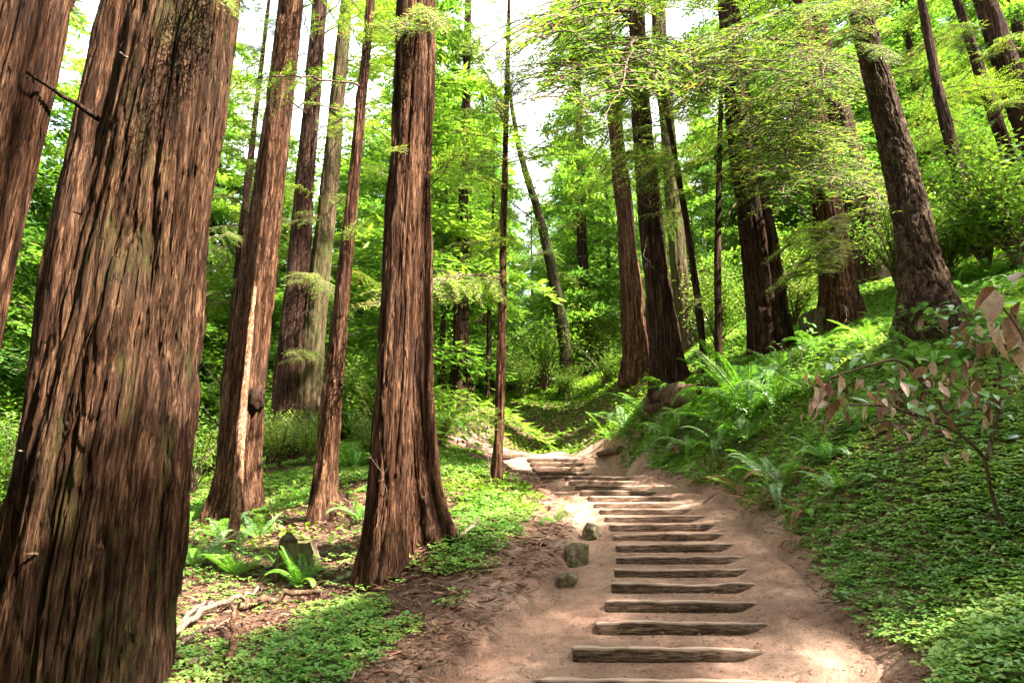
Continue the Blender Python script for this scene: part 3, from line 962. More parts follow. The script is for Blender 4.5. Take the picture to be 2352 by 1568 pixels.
tree('T9c', 'redwood_tree', "redwood with an orange sunlit split flank left of the dark shaggy one", 29.5,
     [(1462, 868, 62), (1456, 737, 52), (1440, 560, 42), (1408, 220, 27), (1388, 0, 20)], 36, nth=90, dz=.06, mat=M_BARK, deep=.06, cw=.18, seed=35, crown=dict(n=90, h0=10, L0=4.0, L1=2.5))
tree('T10a', 'young_redwood', "thin trunk leaning left between the shaggy redwood and the upright pole-like tree", 21,
     [(1622, 872, 17), (1604, 700, 16), (1578, 517, 14), (1545, 330, 12), (1512, 150, 10)], 13, nth=40, dz=.06, mat=M_BARK_DARK, deep=.012, cw=.06, seed=37, crown=dict(n=34, h0=5.5, L0=1.9, L1=.8))
tree('T10b', 'young_redwood', "upright pole-like young redwood just left of the broad dark trunk", 20,
     [(1651, 842, 17), (1648, 600, 15), (1653, 330, 11), (1660, 100, 8)], 14, nth=40, dz=.06, mat=M_BARK_DARK, deep=.012, cw=.06, seed=39, crown=dict(n=40, h0=5.5, L0=2.2, L1=.8))
tree('T11', 'redwood_tree', "broad dark redwood trunk on the right bank behind hanging sunlit sprays", 20,
     [(1773, 815, 96), (1760, 700, 84), (1745, 574, 76), (1710, 366, 64), (1690, 180, 52), (1672, 0, 44)], 34, nth=130, dz=.06, mat=M_BARK_DARK, deep=.06, cw=.18, flute=.09, seed=41, crown=dict(n=54, h0=8.5, L0=4.0, L1=2))
tree('T12a', 'redwood_tree', "reddish redwood with flared base right of the broad dark trunk", 19,
     [(1930, 745, 100), (1925, 650, 74), (1905, 500, 62), (1872, 280, 50), (1838, 0, 32)], 32, nth=120, dz=.06, mat=M_BARK, deep=.05, cw=.16, flute=.1, seed=43, crown=dict(n=54, h0=9, L0=4.0, L1=2))
tree('T12b', 'redwood_tree', "black-looking redwood trunk in shade behind the reddish flared one", 24,
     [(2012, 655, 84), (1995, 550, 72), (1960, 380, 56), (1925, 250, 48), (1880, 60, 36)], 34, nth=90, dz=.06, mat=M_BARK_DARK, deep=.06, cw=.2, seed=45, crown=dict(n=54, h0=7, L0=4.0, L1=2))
tree('T13', 'fir_tree', "fir with rough plated bark leaning left above the leafy right bank", 13,
     [(2142, 757, 128), (2128, 680, 104), (2108, 574, 86), (2078, 430, 74), (2044, 290, 66), (1968, 0, 46)], 28, nth=190, dz=.04, mat=M_FIR, kind='fir', deep=.05, cw=.10, flare=.25, seed=47, crown=dict(n=32, h0=9, L0=4.2, L1=2.5))
tree('T14', 'redwood_tree', "thin dark leaning trunk right of the rough-barked fir", 21,
     [(2240, 592, 40), (2203, 403, 28), (2157, 220, 23), (2116, 0, 16)], 20, nth=60, dz=.06, mat=M_BARK_DARK, deep=.025, seed=49, crown=dict(n=50, h0=5, L0=3, L1=1))
tree('T15', 'redwood_tree', "dark leaning trunk near the upper right corner, left one of two", 25,
     [(2345, 470, 34), (2310, 340, 30), (2262, 200, 26), (2197, 0, 16)], 24, nth=60, dz=.08, mat=M_BARK_DARK, deep=.03, seed=51, crown=dict(n=60, h0=4, L0=3.4, L1=1))
tree('T16', 'redwood_tree', "thick dark trunk cut by the right edge near the upper corner", 24,
     [(2440, 480, 84), (2390, 350, 70), (2330, 200, 56), (2262, 0, 40)], 28, nth=80, dz=.07, mat=M_BARK_DARK, deep=.05, seed=53, crown=dict(n=60, h0=4, L0=3.6, L1=1.4))
crown_branches('T8', n=26, h0=6.5, h1=15, L0=2.6, L1=1.2, seed=29)
print("named trees built")

# parts of the great trunk: dead limb and stubs
def stub(key, a, b, r0, r1, name="branch_stub", mat=M_TWIG, seed=0):
    T = TREES[key]
    a = np.array(a); b = np.array(b)
    t = np.linspace(0, 1, 8)[:, None]
    rg = np.random.default_rng(seed)
    L = np.linalg.norm(b - a)
    p = a + (b - a) * t + rg.normal(0, .018 * L, (8, 3)) * np.sin(t * math.pi)
    mb = MB()
    V, F = tube(p - np.array(T['root'].location), np.linspace(r0, r1, 8), 8); mb.add(V, F)
    e = (p - np.array(T['root'].location))[-1]
    mb.add(np.vstack([V[-8:], e]), [[q, (q + 1) % 8, 8] for q in range(8)])
    link(name, mb.mesh(name, [mat], True), T['root'])


stub('T1', XYZ(245, 285, 6.7), XYZ(60, 165, 5.9), .034, .014, "dead_limb", M_BARK_DARK, 1)
for i, (z, deg, l) in enumerate([(2.3, 205, .13), (3.2, 208, .12), (6.3, 250, .16), (4.6, 212, .10), (1.2, 265, .10), (2.1, 235, .08)]):
    c, rr_ = on_axis('T1', z)
    d = np.array([math.cos(math.radians(deg)), math.sin(math.radians(deg)), .12])
    stub('T1', c + d * rr_ * .85, c + d * (rr_ + l * .7), .018, .007, "branch_stub", M_TWIG, 20 + i)
# burl on the burl redwood
def lump(name, c, rad, mat, parent=None, seed=0, amp=.3, sub=(28, 18), flat=(1, 1, 1), freq=2.2, sharp=0):
    th = np.linspace(0, 2 * math.pi, sub[0], endpoint=False); ph = np.linspace(.02, math.pi - .02, sub[1])
    T, Pp = np.meshgrid(th, ph)
    d = np.stack([np.sin(Pp) * np.cos(T), np.sin(Pp) * np.sin(T), np.cos(Pp)], -1)
    n = fbm(d[..., 0] * freq + seed, d[..., 1] * freq, d[..., 2] * freq, seed, 3)
    r = 1 + amp * (n - .5) * 2
    if sharp:
        rg = np.random.default_rng(seed)
        for q in range(sharp):
            nn = rg.normal(0, 1, 3) if q > 5 else np.eye(3)[q % 3] * (1 if q < 3 else -1) + rg.normal(0, .22, 3)
            nn /= np.linalg.norm(nn); lim = rg.uniform(.62, .74) if q < 6 else rg.uniform(.78, .95)
            dd = d @ nn
            r = np.where(dd * r > lim, lim / np.maximum(dd, .05), r)
    V = (d * r[..., None] * np.array(flat) * rad).reshape(-1, 3)
    m = sub[0]
    i, j = np.meshgrid(np.arange(sub[1] - 1), np.arange(m), indexing='ij')
    F = np.stack([i * m + j, (i + 1) * m + j, (i + 1) * m + (j + 1) % m, i * m + (j + 1) % m], -1).reshape(-1, 4)
    mb = MB(); 
    loc = np.array(c, float)
    if parent is not None:
        loc = loc - np.array(parent.location)
    mb.add(V, F)
    return link(name, mb.mesh(name, [mat], True), parent, loc=loc)


lump("burl", XYZ(586, 915, 15.75), .2, M_BARK_DARK, TREES['T2']['root'], 4, .6, flat=(1, 1, 1.5))
stub('T6', *[XYZ(1083, 950, 30.6), XYZ(1079, 800, 30.6)], .03, .02, "hanging_vine", M_TWIG, 3)

# slim bare snag in front of the burl redwood
r = root("bare_snag", np.array([*XYZ(535, 1265, 13)[:2], H(*XYZ(535, 1265, 13)[:2])]), "slim peeled orange snag leaning against the burl redwood", "dead tree")
a = np.array([[*XYZ(532, 1290, 13), .11], [*XYZ(537, 1240, 13), .095], [*XYZ(551, 1050, 13.4), .085], [*XYZ(562, 900, 13.9), .075], [*XYZ(575, 760, 14.6), .06], [*XYZ(589, 640, 15.4), .035]])
V, F = trunk_mesh(a, a[1, 2] - .1, a[-1, 2], a[-1, 2] - .1, 40, .04, 71, M_SNAG, deep=.02, cw=.06, flare=.2)
mb = MB(); mb.add(V - np.array(r.location), F); link("trunk", mb.mesh("trunk", [M_SNAG], True), r)

# ------------------------------------------------------------------ boughs one can point at
def bb(key, u0, v0, Y0, u1, v1, Y1, n=1, spread=30, droop=.12, seed=0):
    rg = random.Random(seed * 7 + int(u0))
    for i in range(n):
        d = spread if n > 1 else 0
        z0 = XYZ(u0, v0 + rg.uniform(-d, d) * .5, Y0)
        z1 = XYZ(u1 + rg.uniform(-d, d), v1 + rg.uniform(-d, d), Y1 + rg.uniform(-.4, .4))
        bough(TREES[key]['root'], z0, z1, droop, roll=rg.uniform(-.35, .35), first=0 if key in ('T11', 'T12a', 'T13', 'T9') else 18)


bb('T7', 1158, 605, 16, 1395, 560, 15.2, 2, 16)
bb('T7', 1158, 610, 16, 1330, 540, 15.4, 1)
bb('T7', 1165, 370, 16, 1330, 345, 15.3, 2, 18)
bb('T7', 1150, 640, 16, 1010, 705, 14.4, 2, 22)
bb('T7', 1150, 650, 16, 900, 690, 12.5, 2, 26)
bb('T7', 1155, 800, 16, 1290, 745, 15.5, 2, 26)
bb('T7', 1146, 940, 16, 1075, 965, 15.0, 2, 22)
bb('T7', 1146, 905, 16, 1230, 890, 15.2, 1, 22)
bb('T7', 1160, 430, 16, 1080, 380, 15.2, 3, 30)
bb('T7', 1162, 300, 16, 1110, 170, 15.2, 4, 50)
bb('T7', 1162, 250, 16, 1220, 150, 15.4, 4, 50)
bb('TC', 938, 350, 10, 900, 330, 9.3, 2, 14)
bb('TC', 915, 660, 10, 890, 640, 9.3, 2, 14)
bb('TC', 960, 60, 10, 930, 70, 9.0, 4, 30)
bb('TC', 960, 20, 10, 1000, 60, 9.2, 4, 30)
bb('TCb', 985, 420, 10.9, 1085, 340, 10.2, 3, 26)
bb('T4b', 735, 640, 22, 670, 655, 20.5, 3, 20)
bb('T4b', 735, 820, 22, 670, 830, 20.3, 3, 22)
bb('T4b', 740, 650, 22, 760, 690, 20.5, 2, 16)
bb('T4b', 730, 500, 22, 690, 500, 20.8, 2, 20)
bb('T4a', 660, 1000, 22, 690, 1010, 20.8, 3, 34)
bb('T3', 800, 560, 14, 830, 520, 13.2, 2, 18)
bb('T3', 848, 60, 14, 930, 40, 13.0, 4, 36)
bb('T3', 840, 110, 14, 800, 60, 13.0, 3, 36)
# bright spray hanging across the top centre, from the shaggy redwood's neighbour
bb('T9', 1470, 60, 21.6, 1290, 40, 13.0, 3, 40)
bb('T9', 1475, 140, 21.6, 1360, 180, 13.0, 2, 45)
bb('T9', 1475, 170, 21.6, 1440, 170, 14.0, 2, 40)
bb('T9', 1480, 170, 21.6, 1560, 165, 14.0, 3, 45)
bb('T9', 1480, 190, 21.6, 1500, 210, 15.0, 3, 35)
bb('T9', 1500, 420, 21.6, 1450, 350, 17.5, 3, 40)
for i, (u, v) in enumerate([(1850, 190), (1900, 180), (1770, 250), (1800, 280), (1830, 240), (1700, 330), (1760, 350), (1800, 390), (1860, 410), (1900, 420), (1720, 370), (1960, 440), (1990, 450), (1880, 340), (1830, 440), (1780, 150), (1700, 80), (1720, 200)]):
    if i % 2:
        bb('T11', 1725, v - 40, 19.6, u, v, 14.2, 1, 30)
    else:
        bb('T12a', 1890, v - 40, 18.6, u, v, 13.8, 1, 30)
for u, v in [(1890, 570), (1930, 600), (1850, 600), (1800, 640), (1780, 560), (1950, 520)]:
    bb('T12a', 1915, v - 20, 18.6, u, v, 16.5, 2, 26)
for u, v in [(1560, 640), (1590, 690), (1600, 560), (1530, 560), (1580, 480), (1640, 560)]:
    bb('T10a', 1600, v, 20.9, u, v + 10, 19.5, 2, 26)
for u, v in [(2000, 60), (1950, 110), (2030, 40), (2080, 150), (1900, 60)]:
    bb('T13', 1990, v - 20, 12.8, u, v, 11.6, 2, 30)
bb('T1', 440, -40, 6.7, 520, 20, 6.1, 2, 16)
bb('T0', 90, -30, 7.8, 150, 30, 7.0, 3, 30)
bb('T0', 100, -60, 7.8, 30, 30, 7.2, 2, 30)
# bare pale twigs
for key, u0, v0, Y0, u1, v1, Y1 in [('T11', 1700, 450, 19.4, 1660, 560, 17.5), ('T9', 1490, 540, 21.5, 1480, 620, 20), ('T9', 1505, 450, 21.5, 1460, 480, 20),
                                    ('T4b', 720, 720, 21.8, 690, 720, 20.5), ('T12a', 1925, 700, 18.5, 1960, 730, 17.2), ('TCb', 1000, 1100, 10.8, 1040, 1130, 10.2), ('TC', 890, 1130, 9.9, 860, 1050, 9.4), ('TCb', 985, 1120, 10.8, 960, 1150, 10.2)]:
    A, B = XYZ(u0, v0, Y0), XYZ(u1, v1, Y1)
    d = B - A; L = float(np.linalg.norm(d))
    put_branch(TREES[key]['root'], A, math.atan2(d[1], d[0]), math.asin(d[2] / L), L, mesh=RNG.choice(BARE), name="dead_branch", roll=RNG.uniform(-2, 2))

# ------------------------------------------------------------------ the wood behind
def crown_mesh(seed, h, r, n=9000, leaf=.2, low=.12, mat=None, nb=90, wood=True):
    rg = np.random.default_rng(seed)
    mb = MB()
    hb = np.sort(rg.uniform(low, 1, nb)); azb = rg.uniform(0, 2 * math.pi, nb)
    lb = r * (1.08 - hb) ** .6 * rg.uniform(.6, 1.2, nb); dp = rg.uniform(.12, .42, nb); tb = rg.uniform(.1, .75, nb)
    w = lb / lb.sum()
    bi = rg.choice(nb, n, p=w)
    s = rg.beta(1.6, 1.1, n)
    lat = rg.normal(0, .16, n) * lb[bi] * (1.15 - s * .7)
    ca, sa = np.cos(azb[bi]), np.sin(azb[bi])
    rad = s * lb[bi]
    C = np.stack([rad * ca - lat * sa, rad * sa + lat * ca, hb[bi] * h - dp[bi] * rad * s + rg.normal(0, .10, n)], -1)
    a = azb[bi] + rg.normal(0, .7, n)
    D = np.stack([np.cos(a), np.sin(a), rg.normal(-.18, .3, n)], -1)
    N = np.stack([rg.normal(0, .5, n), rg.normal(0, .5, n), np.ones(n)], -1)
    L = leaf * rg.uniform(.6, 1.4, n)
    V, F = leafquads(C, D, N, L, L * rg.uniform(.2, .34, n))
    mb.add(V, F, 1, np.clip(tb[bi] + rg.normal(0, .12, n) + .15 * s, 0, 1))
    if wood:
        for k in range(nb):
            t = np.linspace(0, 1, 4)
            p = np.stack([t * lb[k] * math.cos(azb[k]), t * lb[k] * math.sin(azb[k]), hb[k] * h - dp[k] * lb[k] * t * t], -1)
            V, F = tube(p, np.linspace(.03, .008, 4), 3)
            mb.add(V, F, 0)
    return mb.mesh("crown", [M_TWIG, mat or M_NEEDLE_FAR], 'wood')


def stem_mesh(h, r, seed, mat):
    t = np.linspace(0, 1, 10)
    rg = np.random.default_rng(seed)
    p = np.stack([np.cumsum(rg.normal(0, .03, 10)), np.cumsum(rg.normal(0, .03, 10)), t * h * 1.03 - .6], -1)
    V, F = tube(p, r * (1 - .9 * t) + .01, 12)
    mb = MB(); mb.add(V, F)
    return mb.mesh("trunk", [mat], True)


CROWNS = [crown_mesh(500 + i, 24, 4.9, 26000, .32, low=.04, nb=150) for i in range(4)] + [crown_mesh(510 + i, 15, 3.6, 15000, .25, low=.02, nb=110) for i in range(3)]
STEMS = [stem_mesh(24, .38, i, M_BARK_DARK) for i in range(4)] + [stem_mesh(15, .2, 10 + i, M_BARK_DARK) for i in range(3)]


def far_tree(x, y, k, sc, rot, label, group):
    z = float(H(x, y))
    r = root("redwood_tree", (x, y, z), label, "tree", group)
    r.rotation_euler = (0, 0, rot)
    r.scale = (sc, sc, sc)
    link("trunk", STEMS[k], r)
    link("crown", CROWNS[k], r)


def zone(u):
    for a, t in ((180, "left of the huge trunk"), (590, "between the huge trunk and the burl redwood"), (760, "behind the dark twin redwoods"), (940, "between the slim leaning redwood and the central double trunk"),
                 (1110, "just right of the central double trunk"), (1260, "behind the slim path-side redwood"), (1420, "right of the curved mossy trunk"), (1560, "behind the shaggy redwood"),
                 (1700, "behind the pole-like young redwood"), (1860, "behind the broad dark trunk"), (2080, "between the reddish redwood and the fir")):
        if u < a:
            return t
    return "right of the rough-barked fir"


rg = random.Random(77)
FAR = []
def far_ok(x, y, dmin):
    return all((x - a) ** 2 + (y - b) ** 2 > dmin ** 2 for a, b in FAR)


def shades(x, y, z, h, R, q):
    t0, t1 = (z + .12 * h - q[2]) / TO_SUN[2], (z + h - q[2]) / TO_SUN[2]
    if t1 < 0:
        return False
    for t in np.linspace(max(t0, 0), t1, 6):
        f = max(0, 1 - (q[2] + t * TO_SUN[2] - z) / h)
        if (q[0] + t * TO_SUN[0] - x) ** 2 + (q[1] + t * TO_SUN[1] - y) ** 2 < (R * f ** .6) ** 2:
            return True
    return False


SLOPE = [XYZ(*q) for q in ((1260, 950, 31), (1400, 960, 29), (1150, 960, 30), (1330, 920, 33), (1250, 800, 36), (1100, 850, 38), (1400, 800, 36), (1200, 700, 38))]
tries = 0
while len(FAR) < 190 and tries < 12000:
    tries += 1
    y = rg.uniform(33, 60) if rg.random() < .6 else rg.uniform(60, 105)
    u = rg.uniform(-300, 2650) if rg.random() < .7 else rg.uniform(-200, 1130)
    if u < 950 and rg.random() < .35:
        y = rg.uniform(27, 36)
    x = (u - 1176) / FPX * y * 1.02
    if not far_ok(x, y, 3.6 + y * .02):
        continue
    if 1330 < u < 1720 and y < 56 and rg.random() < .55:
        continue
    sz = rg.uniform(.85, 1.3); kk = rg.choice([0, 1, 2, 3, 0, 1, 2, 3, 4, 5, 6])
    hh = (24 if kk < 4 else 15) * sz
    zt = float(H(x, y)) + hh
    vt = 784 - FPX * math.tan(math.atan((zt - EYE) / y) - PITCH)
    hw = 4.2 * sz / y * FPX * .38
    gap = any(u + hw > a and u - hw < b and vt < c for a, b, c in ((1180, 1270, 400), (1510, 1560, 300), (500, 530, 300)))
    if any(shades(x, y, zt - hh, hh, 3.6 * sz, q) for q in SLOPE):
        continue 
    if gap and y < 200:
        # only low young trees here, so that the sky shows
        if y > 48 or rg.random() < .5: continue
        FAR.append((x, y)); far_tree(x, y, rg.choice([4, 5, 6]), rg.uniform(.5, .75), rg.uniform(0, 6.28), "young feathery redwood low in the hazy wood under the sky gaps", "young redwoods in the far wood")
        continue
    FAR.append((x, y))
    far_tree(x, y, kk, sz, rg.uniform(0, 6.28), ("tall" if kk < 4 else "short") + " feathery far redwood " + zone(u), ("tall" if kk < 4 else "short") + " redwoods of the far wood " + zone(u))

for (u, y, kk, sz) in ((455, 33, 1, 1.0), (520, 40, 5, 1.3), (575, 36, 4, 1.35), (615, 44, 0, 1.0), (1030, 44, 2, 1.0), (1100, 50, 3, 1.1), (880, 46, 1, 1.1), (820, 40, 6, 1.3), (1330, 52, 0, 1.0)):
    x = (u - 1176) / FPX * y * 1.02
    far_tree(x, y, kk, sz, u * .7, ("tall" if kk < 4 else "short") + " feathery far redwood " + zone(u), ("tall" if kk < 4 else "short") + " redwoods of the far wood " + zone(u))

# broad-leaved bushes of the understorey
def bush_mesh(seed, r, h, n, leaf, nb=26):
    rg = np.random.default_rng(seed)
    mb = MB()
    tips = []
    for k in range(nb):
        a = rg.uniform(0, 6.28); rr = r * rg.uniform(.2, 1.0) ** .6; hh = h * rg.uniform(.45, 1.0)
        t = np.linspace(0, 1, 6)[:, None]
        end = np.array([rr * math.cos(a), rr * math.sin(a), hh])
        p = end * t * np.array([1, 1, 0]) * t ** .4 + np.array([0, 0, hh]) * t ** .8 + rg.normal(0, .05, (6, 3)) * t
        V, F = tube(p, np.linspace(.02, .004, 6) * h ** .5, 4)
        mb.add(V, F, 0)
        tips.append(p)
    tips = np.array(tips)
    k = rg.integers(0, nb, n); s = rg.uniform(.35, 1, n)
    i0 = np.minimum((s * 5).astype(int), 4); f = s * 5 - i0
    C = tips[k, i0] * (1 - f)[:, None] + tips[k, i0 + 1] * f[:, None] + rg.normal(0, .16 * r ** .5, (n, 3))
    C[:, 2] = np.maximum(C[:, 2], .05)
    a = rg.uniform(0, 6.28, n)
    D = np.stack([np.cos(a), np.sin(a), rg.normal(-.2, .35, n)], -1)
    N = np.stack([rg.normal(0, .5, n), rg.normal(0, .5, n), np.ones(n)], -1)
    L = leaf * rg.uniform(.6, 1.3, n)
    V, F = leafquads(C, D, N, L, L * .45)
    tb = rg.uniform(.15, .85, nb)
    mb.add(V, F, 1, np.clip(tb[k] + rg.normal(0, .1, n), 0, 1))
    return mb.mesh("foliage", [M_TWIG, M_BROAD], 'wood')


BUSH = [bush_mesh(600 + i, 1.7, 3.0, 3600, .13) for i in range(4)]
BUSH_S = [bush_mesh(620 + i, .8, 1.1, 1100, .085, 16) for i in range(3)]


def bush(u, v, Y, sc, label, group=None, k=None, small=False):
    x = (u - 1176) / FPX * P(u, v, Y)[1]
    r = root("bush", (x, Y, float(H(x, Y)) - .05), label, "bush", group)
    me = (BUSH_S if small else BUSH)[RNG.randrange(3) if k is None else k]
    o = link("foliage", me, r)
    o.rotation_euler = (0, 0, RNG.uniform(0, 6.28)); o.scale = (sc, sc, sc * RNG.uniform(.9, 1.2))


gB = "bushes under the far wood"
lB = "leafy bright bush in the understorey at the edge of the far wood"
rg = random.Random(5)
for u in range(-60, 2420, 62):
    for row in range(2):
        uu = u + rg.uniform(-30, 30)
        Yb = rg.uniform(35, 40) if row == 0 else rg.uniform(42, 52)
        if uu < 950:
            Yb = rg.uniform(25, 30) if row == 0 else rg.uniform(33, 44)
        elif uu > 1650:
            Yb = rg.uniform(27, 31) if row == 0 else rg.uniform(34, 42)
        bush(uu, 900, Yb, rg.uniform(.8, 1.5), "bright leafy understorey bush " + zone(uu) + (", front row" if row == 0 else ", back row"), ("front" if row == 0 else "back") + " bushes " + zone(uu))
bush(1250, 900, 35.5, 1.6, "rounded vivid green bush left of the curved mossy trunk")
bush(1298, 930, 33.2, .62, "dark twiggy bush round the foot of the curved mossy trunk", k=1)
bush(1200, 925, 33.5, .8, "pale glinting bush left of the dark twiggy one, above the bend")
bush(1390, 905, 31.5, .8, "dim bush at the foot of the orange-flanked redwood")
bush(1650, 850, 22.5, .8, "dark bush at the foot of the pole-like young redwood")
bush(1830, 790, 21.5, .8, "shaded bush between the broad dark trunk and the reddish flared one")
bush(2060, 640, 20, .9, "glinting bush left of the rough-barked fir")
bush(2260, 560, 18, 1.2, "tall glinting bush right of the rough-barked fir")
bush(2330, 560, 17, 1.3, "tall leafy bush at the right edge under the dark leaning trunks")
bush(2180, 620, 19, .9, "low leafy bush just behind the rough-barked fir")
bush(850, 1050, 19.5, .55, "dim bush left of the central double trunk, behind its foot")
bush(640, 1060, 20.5, .6, "dark bush in front of the twin trunks")
bush(710, 1050, 20, .5, "dark twiggy bush at the right foot of the twin trunks")
bush(450, 1080, 19, .8, "dim bush between the huge trunk and the burl redwood")
bush(30, 1000, 18, 1.1, "dim bush low at the left edge of the photo")
bush(1010, 990, 26, .5, "small bush left of the slanting far steps")
print("wood built")

# ------------------------------------------------------------------ ferns
def frond_mesh(seed, arch, mat, n=34, wmax=.16, name="frond"):
    """one frond of unit length along +X, rising then arching over"""
    rg = np.random.default_rng(seed)
    mb = MB()
    s = np.linspace(0, 1, 16)
    x = np.sin(s * (.5 + arch)) / (.5 + arch)
    z = s * .55 - arch * .62 * s ** 2
    pts = np.stack([x, .02 * np.sin(s * 3 + seed), z], -1)
    ln = np.linalg.norm(np.diff(pts, axis=0), axis=1).sum()
    pts /= ln
    V, F = tube(pts, np.linspace(.007, .002, 16), 3)
    mb.add(V, F, 0, .9)
    q = np.linspace(.10, .99, n)
    pos = np.stack([np.interp(q, s, pts[:, k]) for k in range(3)], -1)
    tg = np.gradient(pos, axis=0); tg /= np.linalg.norm(tg, axis=1)[:, None]
    wl = wmax * np.minimum(1, (q / .28) ** .8) * (1.03 - q) ** .62 * 1.15
    for sd in (1, -1):
        D = tg * .42 + np.array([0, sd, -.22]) + rg.normal(0, .05, (n, 3))
        N = np.cross(tg, [0, 1, 0]) * -1
        N = np.where(N[:, 2:3] < 0, -N, N) + rg.normal(0, .12, (n, 3))
        V, F = leafquads(pos, D, N, wl * rg.uniform(.9, 1.1, n), np.full(n, .027) * (1.05 - .5 * q))
        mb.add(V, F, 0, np.clip(.45 + rg.normal(0, .12, n), 0, 1))
    return mb.mesh(name, [mat])


FR = {k: [frond_mesh(700 + i, a, m) for i, a in enumerate((.55, .85, 1.1, 1.35))] for k, m in (('g', M_FERN), ('p', M_FERN_PALE), ('d', M_FERN_DEAD))}


def fern(u, v, size, n, label, kinds='g', up=(20, 60), seed=0, az=None, group=None, flat=1.0, at=None):
    """sword fern rooted where the sight line meets the ground; size in print pixels from root to frond tip"""
    p, t = G(u, v) if at is None else at
    rg = random.Random(int(u * 3 + v) + seed)
    r = root("fern", p - np.array([0, 0, .03]), label, "fern", group)
    Lm = 1.45 * size * t / FPX
    for i in range(n):
        a = (2 * math.pi * (i + rg.uniform(-.3, .3)) / n) if az is None else math.radians(rg.uniform(*az))
        k = kinds[i % len(kinds)]
        me = rg.choice(FR[k])
        e = math.radians(rg.uniform(*up))
        L = Lm * rg.uniform(.75, 1.15)
        M = Euler((rg.uniform(-.25, .25), -e * .55, a), 'XYZ').to_matrix().to_4x4() @ Matrix.Diagonal((L, L, L, 1))
        link("frond", me, r, M)


